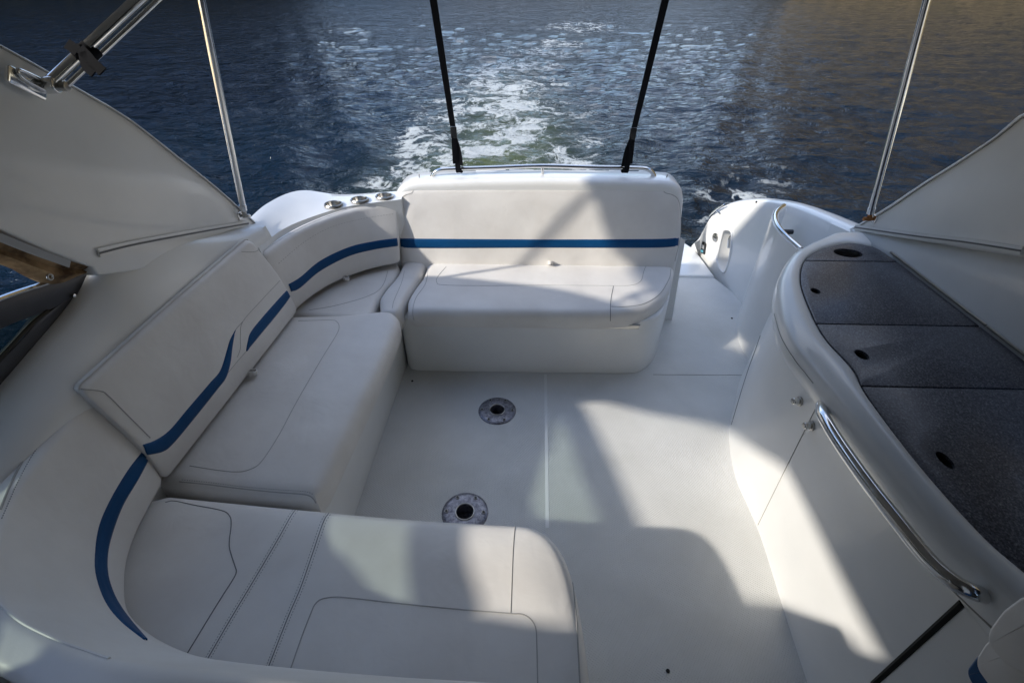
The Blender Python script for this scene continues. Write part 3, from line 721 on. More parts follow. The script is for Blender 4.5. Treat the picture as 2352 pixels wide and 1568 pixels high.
# ------------------------------------------------------------------ side window, port forward
def frame_bar(name, A, B, X, th, mt, parent):
    pts = [at(*q, x=X) for q in A+B[::-1]]
    return slab(name, [(q.y, q.z) for q in pts], th, .003, mt, parent, o=(X, 0, 0), U=(0, 1, 0), V=(0, 0, 1))
XW = -1.422
w = thing('side_windscreen', 'black framed side windscreen with dark glass at the port edge of the photo', 'windscreen', (XW, 1.1, 1.05))
X1 = XW+.012
tpu = [(1.356, 1.134), (1.204, 1.167), (1.05, 1.202), (.70, 1.26), (.34, 1.312), (.035, 1.374), (-.16, 1.41)]
tpl = [(1.295, 1.094), (1.179, 1.100), (1.006, 1.139), (.72, 1.175), (.40, 1.222), (.12, 1.267), (-.18, 1.31)]
slab('top_bar', o2(cr([(a_, b_, 0) for a_, b_ in tpu], 24))+o2(cr([(a_, b_, 0) for a_, b_ in tpl[::-1]], 24)), .035, .003, FRAME, w, o=(X1, 0, 0), U=(0, 1, 0), V=(0, 0, 1))
X1 = XW+.006
lbl = [(1.354, 1.128), (1.228, 1.086), (1.067, 1.042), (.914, 1.012), (.6, .93), (.2, .87), (-.3, .87)]
lbu = [(1.179, 1.10), (1.106, 1.099), (1.047, 1.081), (.954, 1.065), (.565, .998), (.31, 1.125), (.12, 1.20), (-.3, 1.25)]
slab('lower_bar', o2(cr([(a_, b_, 0) for a_, b_ in lbl], 24))+o2(cr([(a_, b_, 0) for a_, b_ in lbu[::-1]], 24)), .03, .003, FRAME, w, o=(X1, 0, 0), U=(0, 1, 0), V=(0, 0, 1))
slab('shade_panel', [(.12, .86), (.06, 1.30), (.0, 1.42), (-.10, 1.548), (-.165, 1.61), (-.43, 1.98), (-.6, 2.08), (-1.6, 2.1), (-1.6, .86)], .03, .003, FRAME, w, o=(X1-.04, 0, 0), U=(0, 1, 0), V=(0, 0, 1))  # unseen panel, aft edge shaped to block sun from seat and galley
gp = [tpl[1], tpl[2], tpl[3], tpl[4], tpl[5], tpl[6], (-.1, 1.22), (.12, 1.19), (.31, 1.12), (.565, .99), lbu[3], lbu[1]]
slab('glass', gp, .006, .001, CLEAR, w, o=(XW-.012, 0, 0), U=(0, 1, 0), V=(0, 0, 1))
tube('gasket', [at(*q, x=XW+.012) for q in [(110, 714), (72, 745), (0, 822), (-60, 880)]], .006, PLAS, w, seg=8)
tube('chrome_lip', [(XW+.010, a_, b_+.004) for a_, b_ in tpu[:6]], .007, STEEL, w, seg=8)
q = at(170, 679, x=XW+.018); cyl('screw', q, .006, .006, STEEL, w, axis=(1, 0, 0), n=12)
sc_roll = thing('rolled_curtain', 'rolled tan canvas curtain with a zip hanging below the port arch panel', 'curtain', (XW, 1.1, 1.25))
XC = -1.40
upper = [(-1.36, 1.30, 1.172), (-1.36, 1.22, 1.262), (-1.36, 1.14, 1.352), (-1.36, .95, 1.52), (-1.36, .70, 1.72), (-1.36, .15, 2.07)]
lowl = [(XC, 1.29, 1.150), (XC, 1.20, 1.166), (XC, 1.155, 1.21), (XC, 1.105, 1.285), (XC, .93, 1.44), (XC, .66, 1.70)]
lowl = lowl[:5]+[(XC, .66, 1.695), (XC, .12, 2.05)]; upper = upper[:5]+[(-1.36, .5, 1.86), upper[5]]
def cmix(t, dx): return [(a[0]*(1-t)+b[0]*t+dx, a[1]*(1-t)+b[1]*t, a[2]*(1-t)+b[2]*t) for a, b in zip(upper, lowl)]
loft('canvas_roll', [cmix(0, 0), cmix(.25, .022), cmix(.5, .008), cmix(.72, .024), cmix(1, .010), cmix(1, -.012), cmix(.6, -.03), cmix(0, -.02)], TAN, sc_roll, nu=60)
strap('zip', [at(*q, x=-1.335) for q in [(160, 606), (80, 577), (0, 545), (-100, 504)]], .022, .004, (0, 0, 1), WIRE, sc_roll, n=30)
ring('grommet', at(115, 636, x=-1.37), .008, .003, BRUSH, sc_roll, axis=(1, 0, 0), n=16)

# ------------------------------------------------------------------ galley cabinet, starboard
G = [(1.57, 2.02), (1.485, 2.053), (1.37, 2.01), (1.281, 1.952), (1.191, 1.858), (1.105, 1.692), (1.052, 1.50), (1.022, 1.32), (1.030, 1.16), (1.008, 1.042), (.997, .805), (1.012, .604), (1.046, .50), (1.09, .30)]
Rm = [(1.60, 2.20), (1.50, 2.185), (1.39, 2.11), (1.28, 2.03), (1.16, 1.92), (1.03, 1.72), (.945, 1.50), (.905, 1.33), (.909, 1.18), (.920, 1.02), (.935, .75), (.955, .56), (.985, .43), (1.03, .25)]
Cr = [(1.58, 2.26), (1.48, 2.25), (1.39, 2.20), (1.30, 2.11), (1.21, 1.97), (1.12, 1.79), (1.065, 1.60), (1.05, 1.43), (1.05, 1.30), (1.05, 1.12), (1.04, .85), (1.04, .6), (1.05, .42), (1.08, .25)]
Fl = [(1.56, 2.26), (1.46, 2.25), (1.36, 2.22), (1.29, 2.15), (1.20, 1.97), (1.11, 1.79), (1.05, 1.60), (1.022, 1.43), (1.026, 1.28), (1.025, 1.12), (1.0, .845), (.982, .61), (.972, .42), (.972, .25)]
def rw(A, z, B=None, t=0): return [((a[0]*(1-t)+b[0]*t), (a[1]*(1-t)+b[1]*t), z) for a, b in zip(A, B or A)]
rows = [rw(G, .80, Rm, -.05), rw(G, .905), rw(G, .922, Rm, .03), rw(G, .932, Rm, .14), rw(G, .934, Rm, .35), rw(G, .931, Rm, .66), rw(G, .923, Rm, .86), rw(G, .905, Rm, .97), rw(Rm, .875), rw(Rm, .85, Cr, .03), rw(Rm, .82, Cr, .12), rw(Rm, .785, Cr, .36), rw(Rm, .755, Cr, .72), rw(Rm, .74, Cr, .93),
        rw(Cr, .715), rw(Cr, .55, Fl, .12), rw(Cr, .3, Fl, .55), rw(Cr, .06, Fl, .97), rw(Fl, .0), [(1.63, 2.0-i*.13, .0) for i in range(14)], [(1.63, 2.0-i*.13, .80) for i in range(14)]]
gl = thing('galley_cabinet', 'white curved galley cabinet on the starboard side under the dark speckled counter', 'cabinet', (1.3, 1.2, 0))
gm = loft('cabinet_body', rows, GEL, gl, nu=110, angle=60)
tg = bvh(gm)
# counter in four lids
def gx(y):
    pts = cr([(a, b, 0) for a, b in G], 200)
    return min(pts, key=lambda q: abs(q.y-y)+(0 if q.y <= 2.0 else .2)).x
gpts = [q for q in cr([(a, b, 0) for a, b in G], 160)]
def lid(y0, y1, gap=.0018):
    e = [q for q in gpts if y0+gap <= q.y <= y1-gap and not (q.x > 1.53 and y1 > 1.9 and q.y < 2.0)]
    e = sorted(e, key=lambda q: -q.y) if y1 < 2.0 else e
    def xat(y):
        for a, b in zip(gpts, gpts[1:]):
            if (a.y-y)*(b.y-y) <= 0 and a.x < 1.5: return a.x+(b.x-a.x)*((y-a.y)/((b.y-a.y) or 1e-9))
        return 1.05
    if y1 < 2.0: P = [(xat(y1-gap), y1-gap)]+[(q.x, q.y) for q in e]+[(xat(y0+gap), y0+gap), (1.597, y0+gap), (1.597, y1-gap)]
    else: P = [(q.x, q.y) for q in e]+[(xat(y0+gap), y0+gap), (1.597, y0+gap), (1.585, 1.99)]
    P = inset([Vector(p) for p in P], .0012)
    return slab('counter_lid', P, .03, .0025, GRAN, gl, o=(0, 0, .924), n=2, rb=.001)
lids = [lid(1.878, 2.10), lid(1.405, 1.878), lid(1.083, 1.405), lid(.31, 1.083)]
bed = slab('counter_bed', [(q.x+.004, q.y) for q in gpts]+[(1.603, .3), (1.603, 1.99)], .03, .001, HOLE, gl, o=(0, 0, .895), n=2)
def hole(k, px, py, rx, ry=None, ang=0):
    p = at(px, py, z=.924)
    c = slab('c', [(a*math.cos(ang)-b*math.sin(ang), a*math.sin(ang)+b*math.cos(ang)) for a, b in circ(rx, 32, ry)], .2, .001, GRAN, o=(p.x, p.y, 1.0)); return c, p
for k, (px, py, rx, ry) in enumerate([(1948, 581, .060, .042), (1873, 668, .017, .022), (1979, 814, .019, .026), (2171, 1056, .015, .028)]):
    c, p = hole(k, px, py, rx, ry); c2, _ = hole(k, px, py, rx, ry)
    cut(lids[k], [c]); cut(bed, [c2])
    nn_ = 32; vs = [Vector((p.x+(rx-.0008)*math.cos(2*PI*i/nn_), p.y+(ry-.0008)*math.sin(2*PI*i/nn_), z)) for z in (.80, .916) for i in range(nn_)]
    link('hole_liner', vs, [[i, (i+1) % nn_, nn_+(i+1) % nn_, nn_+i] for i in range(nn_)]+[list(range(nn_))], HOLE if k else BRUSH, gl)
cutc = []
tube('edge_strip', [(1.606, 1.95, .932), (1.607, 1.40, .932)], .005, BRUSH, gl, seg=8)
tube('edge_strip', [(1.607, 1.39, .932), (1.61, .4, .932)], .005, BRUSH, gl, seg=8)
seam('panel_joint', tg, [(1762, 718), (1745, 775), (1715, 860), (1680, 975)], .0025, SEAMD, gl, 60)
seam('panel_joint', tg, [(1880, 925), (1850, 985), (1800, 1085), (1741, 1205)], .0020, SEAM, gl, 60)
seam('panel_joint', tg, [(1778, 720), (1795, 775), (1825, 825), (1850, 857), (1868, 880)], .0016, GROOVE, gl, 50)
seam('panel_gap', tg, [(2210, 1385), (2120, 1467), (2005, 1572)], .009, HOLE, gl, 50, off=-.002)
seam('panel_joint', tg, [(2170, 1335), (2215, 1380), (2320, 1480)], .003, GROOVE, gl, 40)
# grab handle
hp = [(2268, 1368), (2235, 1358), (2190, 1335), (2130, 1282), (2060, 1195), (1990, 1105), (1930, 1020), (1898, 968), (1888, 945), (1892, 925), (1916, 911)]
xs = [.985, .945, .918, .900, .888, .884, .886, .892, .905, .94, 1.0]
h_ = tube('grab_handle', [at(a, b, x=x) for (a, b), x in zip(hp, xs)], .0172, STEEL, gl, seg=18, n=120)
h_['label'] = 'long curved polished steel grab handle'
for (a, b), x in ((hp[0], .995), (hp[-1], 1.004)):
    q = at(a, b, x=x); cyl('handle_foot', q, .019, .012, STEEL, h_, axis=(1, 0, 0), n=22)
for px, py in [(1838, 921), (1865, 977)]:
    h = hit(tg, px, py); p = h[0]; nn = Vector((h[1].x, h[1].y, 0)).normalized()
    U = Vector((0, 0, 1)).cross(nn).normalized()
    lt = cyl('cupboard_latch', p+nn*.013, .013, .030, STEEL, gl, axis=nn, n=24, bev=.004); cyl('latch_plate', p+nn*.003, .019, .007, BRUSH, lt, axis=nn, n=24, bev=.002)
    cyl('latch_face', p+nn*.029, .010, .003, BRUSH, lt, axis=nn, n=20)

# seat edge at the lower right
sr = thing('corner_seat', 'edge of a cream seat with a dark blue band at the lower right corner', 'seat', (1.05, .42, .7))
def cush(name, pix, x, th, mt):
    P_ = [at(a, b, x=x) for a, b in pix]
    return slab(name, rnd([(-q.y, q.z) for q in P_], .010, 4), th, .006, mt, sr, o=(x, 0, 0), U=(0, -1, 0), V=(0, 0, 1))
cush('seat_back', [(2345, 1368), (2302, 1400), (2268, 1446), (2266, 1475), (2300, 1520), (2356, 1552), (2470, 1552), (2470, 1368)], .860, .05, VIN)
cush('seat_cushion', [(2300, 1440), (2258, 1480), (2240, 1510), (2242, 1535), (2270, 1575), (2330, 1630), (2470, 1660), (2470, 1440)], .872, .05, VIN)
cush('blue_band', [(2290, 1480), (2240, 1506), (2218, 1536), (2222, 1556), (2250, 1600), (2310, 1670), (2470, 1700), (2470, 1480)], .884, .05, BLUE)

# ------------------------------------------------------------------ starboard coaming
ys = [-.8, -.2, .35, .86, 1.26, 1.6, 1.95, 2.15]
rowsR = []
ysr = ys; footr = [1.02, 1.05, 1.09, 1.14, 1.20, 1.12, 1.00, .915]
def rr_(x, fz): return [(x(i) if callable(x) else x, ysr[i]+(.11 if i == 7 else 0), fz(i)) for i in range(8)]
rowsR = [rr_(1.64, lambda i: 0), rr_(1.612, lambda i: .90), rr_(1.618, lambda i: .935 if i < 7 else .90), rr_(1.628, lambda i: .93+(footr[i]-.93)*.5), rr_(1.638, lambda i: .93+(footr[i]-.93)*.85), rr_(1.655, lambda i: footr[i]),
         rr_(1.73, lambda i: footr[i]-.005), rr_(1.77, lambda i: footr[i]-.08), rr_(1.76, lambda i: -.6)]
scg = thing('starboard_coaming', 'white starboard side coaming rising behind the dark counter', 'hull side', (1.7, 1.2, -.4))
loft('moulding', rowsR, GEL, scg, nu=90, angle=60)

# starboard quarter with shower box and gauge
T_ = [at(1952, 528, x=1.625), at(1900, 505, x=1.63), at(1860, 488, x=1.63), at(1810, 470, x=1.62), at(1760, 461, x=1.60), at(1710, 461, x=1.56), at(1665, 471, x=1.51), at(1636, 492, x=1.47), at(1616, 525, x=1.43), at(1607, 548, x=1.41)]
B_ = [(1.605, 2.20, 0), (1.60, 2.5, 0), (1.595, 2.7, 0), (1.59, 2.9, 0), (1.575, 3.08, 0), (1.56, 3.26, 0), (1.54, 3.45, 0), (1.52, 3.6, .0), (1.49, 3.75, .0), (1.46, 3.88, .0)]
def mixr(t, dx=0, dz=0): return [tuple(Vector(b).lerp(a, t)+Vector((dx*(1-0*i), 0, dz))) for i, (a, b) in enumerate(zip(T_, B_))]
def outr(d, dz, k=1.0):
    o = []
    for i, a in enumerate(T_):
        aft = max(0, (i-4)/5)
        o.append((a.x+d*(1-.25*aft), a.y+d*aft*.9, a.z+dz))
    return o
rowsQ = [mixr(-.2), mixr(0, .0), mixr(.25, -.004), mixr(.5, -.006), mixr(.75, -.004), mixr(.93), outr(.006, -.012), outr(.02, 0), outr(.07, .012), outr(.12, .0), outr(.155, -.04), outr(.165, -.3), [(x+.1, y, -.6) for x, y, z in outr(.07, 0)]]
sq = thing('starboard_quarter', 'white domed starboard quarter wall beside the stern walkway', 'hull side', (1.55, 3.0, -.4))
sqm = loft('moulding', rowsQ, GEL, sq, nu=70, angle=60)
ts = bvh(sqm)
hb = hit(ts, 1663, 575); wn = hb[1]; wU = Vector((0, 0, 1)).cross(wn).normalized(); wV = wn.cross(wU).normalized()
if wV.z < 0: wU, wV = -wU, -wV
def onw(px, py): q = atp(px, py, hb[0], wn)-hb[0]; return Vector((q.dot(wU), q.dot(wV)))
boxo = pxline([(1672, 527), (1681, 533), (1681, 560), (1675, 600), (1666, 624), (1658, 622), (1650, 606), (1648, 590), (1654, 560), (1661, 533), (1667, 527)], 40)
ob = [onw(*q) for q in boxo]
c = slab('c', inset(ob, .006), .16, .01, GEL, o=hb[0]+wn*.06, U=wU, V=wV)
cut(sqm, [c])
sh = thing('shower_box', 'recessed white shower box with a chrome hose nozzle in the starboard quarter', 'shower box', hb[0])
tube('box_frame', [hb[0]+wU*q.x+wV*q.y+wn*.002 for q in ob+ob[:1]], .009, GEL, sh, seg=10, n=90)
nz = onw(1673, 560); np_ = hb[0]+wU*nz.x+wV*nz.y-wn*.03
tube('nozzle', [np_+wV*.05-wn*.01, np_+wV*.065+wn*.02, np_+wV*.03+wn*.03, np_-wV*.03+wn*.02], .012, STEEL, sh, seg=12)
h = hit(ts, 1644, 545); gg = thing('fuel_vent', 'round steel cap beside the shower box', 'cap', h[0])
cyl('cap_disc', h[0]+h[1]*.003, .034, .012, BRUSH, gg, axis=h[1], n=28); box('cap_slot', h[0]+h[1]*.011, (.035, .005, .003), HOLE, gg, .001, U=Vector((0, 0, 1)).cross(h[1]).normalized(), V=h[1].cross(Vector((0, 0, 1)).cross(h[1])).normalized())
h = hit(ts, 1614.5, 568)
if h:
    U = Vector((0, 0, 1)).cross(h[1]).normalized(); V = h[1].cross(U); rm = thing('stereo_remote', 'small black remote control panel low on the starboard quarter', 'control panel', h[0])
    slab('housing', rnd([(-.04, -.055), (.04, -.055), (.04, .055), (-.04, .055)], .02), .02, .006, PLAS, rm, o=h[0]+h[1]*.012, U=U, V=V)
    slab('screen', rnd([(-.024, .0), (.024, .0), (.024, .035), (-.024, .035)], .004), .006, .001, WIRE, rm, o=h[0]+h[1]*.0145, U=U, V=V)
    slab('button', rnd([(-.018, -.04), (.018, -.04), (.018, -.018), (-.018, -.018)], .004), .006, .001, LCD, rm, o=h[0]+h[1]*.0145, U=U, V=V)
h = hit(ts, 1738, 464)
if h: tag(cyl('snap_button', h[0]+h[1]*.002, .007, .008, HOLE, axis=h[1], n=12), 'tiny dark snap button near the top of the starboard quarter', 'snap')
# cleat
cp0 = at(1652, 482, x=1.46); cl = thing('mooring_cleat', 'polished steel mooring cleat on the edge of the starboard quarter', 'cleat', cp0)
pts = [at(a, b, x=1.455+.03*(a-1629)/34) for a, b in [(1629, 496), (1640, 485), (1650, 477), (1663, 469)]]
tube('cleat_horns', pts, [.005, .008, .009, .008, .005], STEEL, cl, seg=10, n=20)
for k, e in ((.5, (1654, 490)),):
    tube('cleat_leg', [pts[1].lerp(pts[2], k), at(*e, x=1.50)], .009, STEEL, cl, seg=10)
# stern gate panel
gb = [(1.60, 2.92), (1.50, 2.80), (1.435, 2.64), (1.405, 2.48), (1.40, 2.31), (1.41, 2.18)]
gt = [(1.49, 2.74), (1.415, 2.655), (1.365, 2.56), (1.335, 2.45), (1.325, 2.33), (1.335, 2.17)]
sg = thing('stern_gate', 'white curved stern gate panel with a chrome top edge, folded beside the galley', 'gate', (1.4, 2.5, 0))
def thick(A, d):
    V_ = cr([(a[0], a[1], 0) for a in A], 24); o = []
    for i, p in enumerate(V_):
        t = (V_[min(i+1, 23)]-V_[max(i-1, 0)]).normalized(); o.append(p+Vector((-t.y, t.x, 0))*d)
    return o
fr0 = [(q.x, q.y, .0) for q in thick(gb, 0)]; fr1 = [(q.x, q.y, .83) for q in thick(gt, 0)]
bk0 = [(q.x, q.y, .0) for q in thick(gb, .035)]; bk1 = [(q.x, q.y, .83) for q in thick(gt, .035)]
if Vector(bk1[12]).x < Vector(fr1[12]).x:
    bk0 = [(q.x, q.y, .0) for q in thick(gb, -.035)]; bk1 = [(q.x, q.y, .83) for q in thick(gt, -.035)]
def midr(a, b, t): return [tuple(Vector(p).lerp(Vector(q), t)) for p, q in zip(a, b)]
loft('gate_panel', [fr0, midr(fr0, fr1, .3), midr(fr0, fr1, .7), fr1, bk1, bk0], GEL, sg, nu=24, angle=35)
ct = [tuple(Vector(a).lerp(Vector(b), .5)+Vector((0, 0, .003))) for a, b in zip(fr1, bk1)]
tube('chrome_edge', [ct[i] for i in range(0, 24, 3)]+[ct[-1]], .0125, STEEL, sg, seg=14, n=50)
box('edge_end', Vector(ct[-1])+Vector((0, -.006, -.045)), (.036, .004, .10), STEEL, sg, .002) if False else slab('edge_end', rnd([(-.019, -.10), (.019, -.10), (.019, .0), (-.019, .0)], .004), .005, .001, STEEL, sg, o=Vector(ct[-1])+Vector((0, -.008, .006)), U=(1, 0, 0), V=(0, 0, 1))
bp_ = Vector(ct[4]); cyl('gate_stop', bp_+Vector((.06, -.06, -.10)), .014, .07, PLAS, sg, axis=(1, 0, 0), n=16)
# swim platform beyond the transom
plat = slab('swim_platform', rnd([(-1.25, 2.95), (1.5, 2.95), (1.42, 3.92), (1.2, 4.05), (1.02, 4.02), (.98, 3.0)], .02), .08, .012, GEL, o=(0, 0, -.02)) if False else slab('swim_platform', [(.96, 3.34), (1.50, 3.34), (1.47, 3.8), (1.40, 3.97), (1.25, 4.03), (1.0, 4.03)], .09, .02, GEL, o=(0, 0, .02))
tag(plat, 'small visible corner of the white swim platform beyond the walkway', 'platform')
# transom side cheek and courtesy light
ck = loft('transom_cheek', [[(.93, 2.75, .62), (.97, 3.05, .50), (1.03, 3.4, .22)], [(.99, 2.75, .60), (1.04, 3.05, .47), (1.10, 3.4, .18)], [(1.03, 2.75, .0), (1.09, 3.05, .0), (1.16, 3.45, .0)], [(.9, 2.75, .0), (.9, 3.05, .0), (.9, 3.45, .0)]], GEL, None, nu=24)
tag(ck, 'white sloping cheek of the transom beside the stern walkway', 'hull side')
tk = bvh(ck, floor_o); h = hit(tk, 1574, 556)
if h:
    U = Vector((0, 0, 1)).cross(h[1]).normalized() if abs(h[1].z) < .95 else Vector((1, 0, 0)); V = h[1].cross(U)
    cl2 = slab('courtesy_light', [(a, b) for a, b in circ(.022, 24, .055)], .014, .006, STEEL, o=h[0]+h[1]*.008, U=U, V=V); tag(cl2, 'small oval chrome courtesy light right of the aft backrest', 'light')

# ------------------------------------------------------------------ water
WZ = -.55
wake_c = [at(a, b, z=WZ) for a, b in [(1130, 430), (1140, 370), (1165, 310), (1165, 260), (1150, 215), (1175, 165), (1235, 125), (1300, 85), (1400, 40), (1500, 10)]]
wake_w = [1.35, 1.3, 1.25, 1.2, 1.25, 1.5, 1.8, 2.2, 3.2, 4.2]
WC = cr([Vector((p.x, p.y, 0)) for p in wake_c], 120)
def wk(x, y):
    if y < 2.8 or y > 60: return 0, 0, 0
    lo, hi = 0, len(WC)-1
    while hi-lo > 1:
        m_ = (lo+hi)//2
        if WC[m_].y < y: lo = m_
        else: hi = m_
    xc = WC[lo].x; t = lo/(len(WC)-1)*(len(wake_w)-1); i = min(int(t), len(wake_w)-2); wd = wake_w[i]+(wake_w[i+1]-wake_w[i])*(t-i)
    d = (x-xc)/wd; return math.exp(-d*d*1.1), d, t
SPOT = []
for px, py, rx, ry, am in [(1040,372,75,30,1.0),(1120,350,110,25,.75),(1170,310,95,25,.95),(1210,290,60,20,.85),(1130,280,80,18,.75),(1080,268,120,12,.6),(935,340,28,45,.95),(920,395,25,40,.9),(990,350,45,50,.7),(950,298,45,25,.6),
    (1170,245,130,18,.85),(1060,240,90,15,.5),(1150,200,110,18,.75),(1100,170,60,12,.7),(1180,150,90,12,.7),(1240,120,90,10,.55),(1290,100,60,8,.5),(1230,190,80,12,.6),(1340,380,60,18,.8),(1290,350,50,25,.45),(1360,330,40,25,.45),
    (1260,340,90,30,.5),(1300,260,90,25,.28),(1680,440,120,30,.36),(1600,480,40,30,.36),(1750,400,120,40,.24),(870,430,50,30,.5),(800,440,80,20,.3),(1330,62,110,14,.34),(1450,260,80,30,.10)]:
    p = at(px, py, z=WZ); a_ = at(px+rx, py, z=WZ); b_ = at(px, py-ry, z=WZ); SPOT.append((p.x, p.y, (a_-p).length, (b_-p).length, am))
def nz_(x, y, s, o=0): return noise.noise(Vector((x*s, y*s, o)))
ysw = []; y = -6.0
while y < 420:
    ysw.append(y)
    if y < 2: y += .5
    elif y < 7: y += .030
    else: y += .030*(y/7)**1.75
NX = 420; vs = []; fs = []; foam = []; churn = []
for j, y in enumerate(ysw):
    half = 2.5+max(0, y)*1.25 + (10 if y < 2 else 0)
    for i in range(NX):
        u = (i/(NX-1)*2-1); x = u*half
        if y < 2: x = u*half
        g, d, t = wk(x, y)
        fade = 1/(1+max(0, y-4)*.05)
        a = .085*nz_(x*.45+.25*y, y, .75, 1)+.075*nz_(x*.5+.22*y, y, 2.0, 2)+.040*nz_(x*.6+.2*y, y*1.3, 4.4, 3)
        if y < 22: a += .008*nz_(x, y*1.2, 12, 4)
        a *= .55+.45*fade if y > 4 else 1
        # diverging wake swells on both sides
        q = (abs(x-.1)-(y-2.5)*.42)
        a += .035*math.sin(q*4.6+1.5*nz_(x, y, .5, 7))*math.exp(-(q/2.3)**2)*fade
        if g > .02:
            near = math.exp(-max(0, y-4.0)*.18)
            a += g*near*(.20*(.4-abs(nz_(x, y, 1.1, 9)))+.13*(.35-abs(nz_(x*1.2, y, 2.6, 10)))+.05*(.3-abs(nz_(x, y, 6, 11))))
            if y < 5.2: a += .16*math.exp(-((x-.1-(-.55))/.3)**2-((y-4.1)/.5)**2)
        vs.append((x, y, WZ+a))
        # foam amount
        fo = 0
        if 2.8 < y < 60:
            for sx, sy, rx, ry, am in SPOT:
                ex = (x-sx)/rx; ey = (y-sy)/ry; e = ex*ex+ey*ey
                if e < 6: fo = max(fo, am*math.exp(-e*.8))+.06*min(fo, am*math.exp(-e*.8))
            fo += .07*g
        foam.append(min(1.0, fo)); churn.append(min(1, g*math.exp(-max(0, y-4)*.16)))
for j in range(len(ysw)-1):
    for i in range(NX-1): fs.append((j*NX+i, j*NX+i+1, (j+1)*NX+i+1, (j+1)*NX+i))
me = bpy.data.meshes.new('water'); me.from_pydata(vs, [], fs); me.polygons.foreach_set('use_smooth', [True]*len(fs))
at1 = me.attributes.new('foam', 'FLOAT', 'POINT'); at1.data.foreach_set('value', foam)
at2 = me.attributes.new('churn', 'FLOAT', 'POINT'); at2.data.foreach_set('value', churn)
wo = bpy.data.objects.new('water', me); C.objects.link(wo); tag(wo, None, None, kind='structure')
WAT = mat('sea_water', (.004, .012, .018), .07, ior=1.33, spec=.26)
v = objco(WAT)
fa = N(WAT, 'ShaderNodeAttribute', attribute_name='foam'); ca_ = N(WAT, 'ShaderNodeAttribute', attribute_name='churn')
n1 = noisen(WAT, objco(WAT, (.8, 1.15, 1)), 3.2, 5, .62, .4); n2 = noisen(WAT, objco(WAT, (.8, 1.2, 1)), 13, 4, .6, .3)
nb = bump(WAT, n2.outputs[0], .45, .022, bump(WAT, n1.outputs[0], .9, .11))
n0 = noisen(WAT, objco(WAT, (.55, 1.3, 1)), .9, 4, .6); nb = bump(WAT, n0.outputs[0], .7, .28, nb)
n3 = noisen(WAT, objco(WAT, (.8, 1.2, 1)), 42, 2, .6); nb = bump(WAT, n3.outputs[0], .15, .005, nb)
# foam pattern: stringy cells broken by noise
dis = noisen(WAT, v, 2.6, 4, .6); vm = N(WAT, 'ShaderNodeVectorMath', operation='SCALE'); vm.inputs[3].default_value = .55; L(WAT, dis.outputs['Color'], vm.inputs[0])
va = N(WAT, 'ShaderNodeVectorMath', operation='ADD'); L(WAT, v, va.inputs[0]); L(WAT, vm.outputs[0], va.inputs[1])
vo = N(WAT, 'ShaderNodeTexVoronoi', feature='DISTANCE_TO_EDGE'); vo.inputs['Scale'].default_value = 3.6; L(WAT, va.outputs[0], vo.inputs['Vector'])
vo2 = N(WAT, 'ShaderNodeTexVoronoi', feature='DISTANCE_TO_EDGE'); vo2.inputs['Scale'].default_value = 10.5; L(WAT, va.outputs[0], vo2.inputs['Vector'])
fn = noisen(WAT, va.outputs[0], 9, 10, .8); fn0 = noisen(WAT, v, 1.1, 3, .6)
wv = N(WAT, 'ShaderNodeVectorMath', operation='SCALE'); wv.inputs[3].default_value = 1.3; dis2 = noisen(WAT, v, 1.1, 3, .5); L(WAT, dis2.outputs['Color'], wv.inputs[0])
wa = N(WAT, 'ShaderNodeVectorMath', operation='ADD'); L(WAT, v, wa.inputs[0]); L(WAT, wv.outputs[0], wa.inputs[1])
def ridge(sc, k, det):
    n = noisen(WAT, wa.outputs[0], sc, det, .6); a = mathn(WAT, 'ABSOLUTE', mathn(WAT, 'SUBTRACT', n.outputs[0], .5)); m_ = N(WAT, 'ShaderNodeMath', operation='SUBTRACT', use_clamp=True)
    m_.inputs[0].default_value = 1; L(WAT, mathn(WAT, 'MULTIPLY', a, k), m_.inputs[1]); return m_.outputs[0]
r1 = ridge(1.5, 11, 5); r2 = ridge(4.2, 9, 4); cl_ = noisen(WAT, wa.outputs[0], 1.7, 4, .6)
pat = mathn(WAT, 'ADD', mathn(WAT, 'ADD', mathn(WAT, 'MULTIPLY', r1, .34), mathn(WAT, 'MULTIPLY', r2, .22)), mathn(WAT, 'ADD', mathn(WAT, 'MULTIPLY', mathn(WAT, 'SUBTRACT', fn.outputs[0], .5), 1.35), mathn(WAT, 'MULTIPLY', mathn(WAT, 'SUBTRACT', cl_.outputs[0], .56), 2.0)))
tot = mathn(WAT, 'ADD', mathn(WAT, 'MULTIPLY', fa.outputs['Fac'], .58), pat)
mr = N(WAT, 'ShaderNodeMapRange'); mr.inputs['From Min'].default_value = .42; mr.inputs['From Max'].default_value = .70; L(WAT, tot, mr.inputs['Value'])
gate = N(WAT, 'ShaderNodeMapRange'); gate.inputs['From Min'].default_value = .12; gate.inputs['From Max'].default_value = .34; L(WAT, fa.outputs['Fac'], gate.inputs['Value'])
ff = mathn(WAT, 'MULTIPLY', mr.outputs[0], gate.outputs[0])
mixc = N(WAT, 'ShaderNodeMix', data_type='RGBA'); L(WAT, ca_.outputs['Fac'], mixc.inputs[0]); mixc.inputs[6].default_value = (.002, .0095, .020, 1); mixc.inputs[7].default_value = (.12, .145, .05, 1)
L(WAT, mixc.outputs[2], bs(WAT).inputs['Base Color']); L(WAT, nb, bs(WAT).inputs['Normal'])
FO = N(WAT, 'ShaderNodeBsdfPrincipled'); FO.inputs['Base Color'].default_value = (.66, .69, .67, 1); FO.inputs['Roughness'].default_value = .7
L(WAT, bump(WAT, tot, 1.0, .07), FO.inputs['Normal'])
ms = N(WAT, 'ShaderNodeMixShader'); L(WAT, ff, ms.inputs[0]); L(WAT, bs(WAT).outputs[0], ms.inputs[1]); L(WAT, FO.outputs[0], ms.inputs[2])
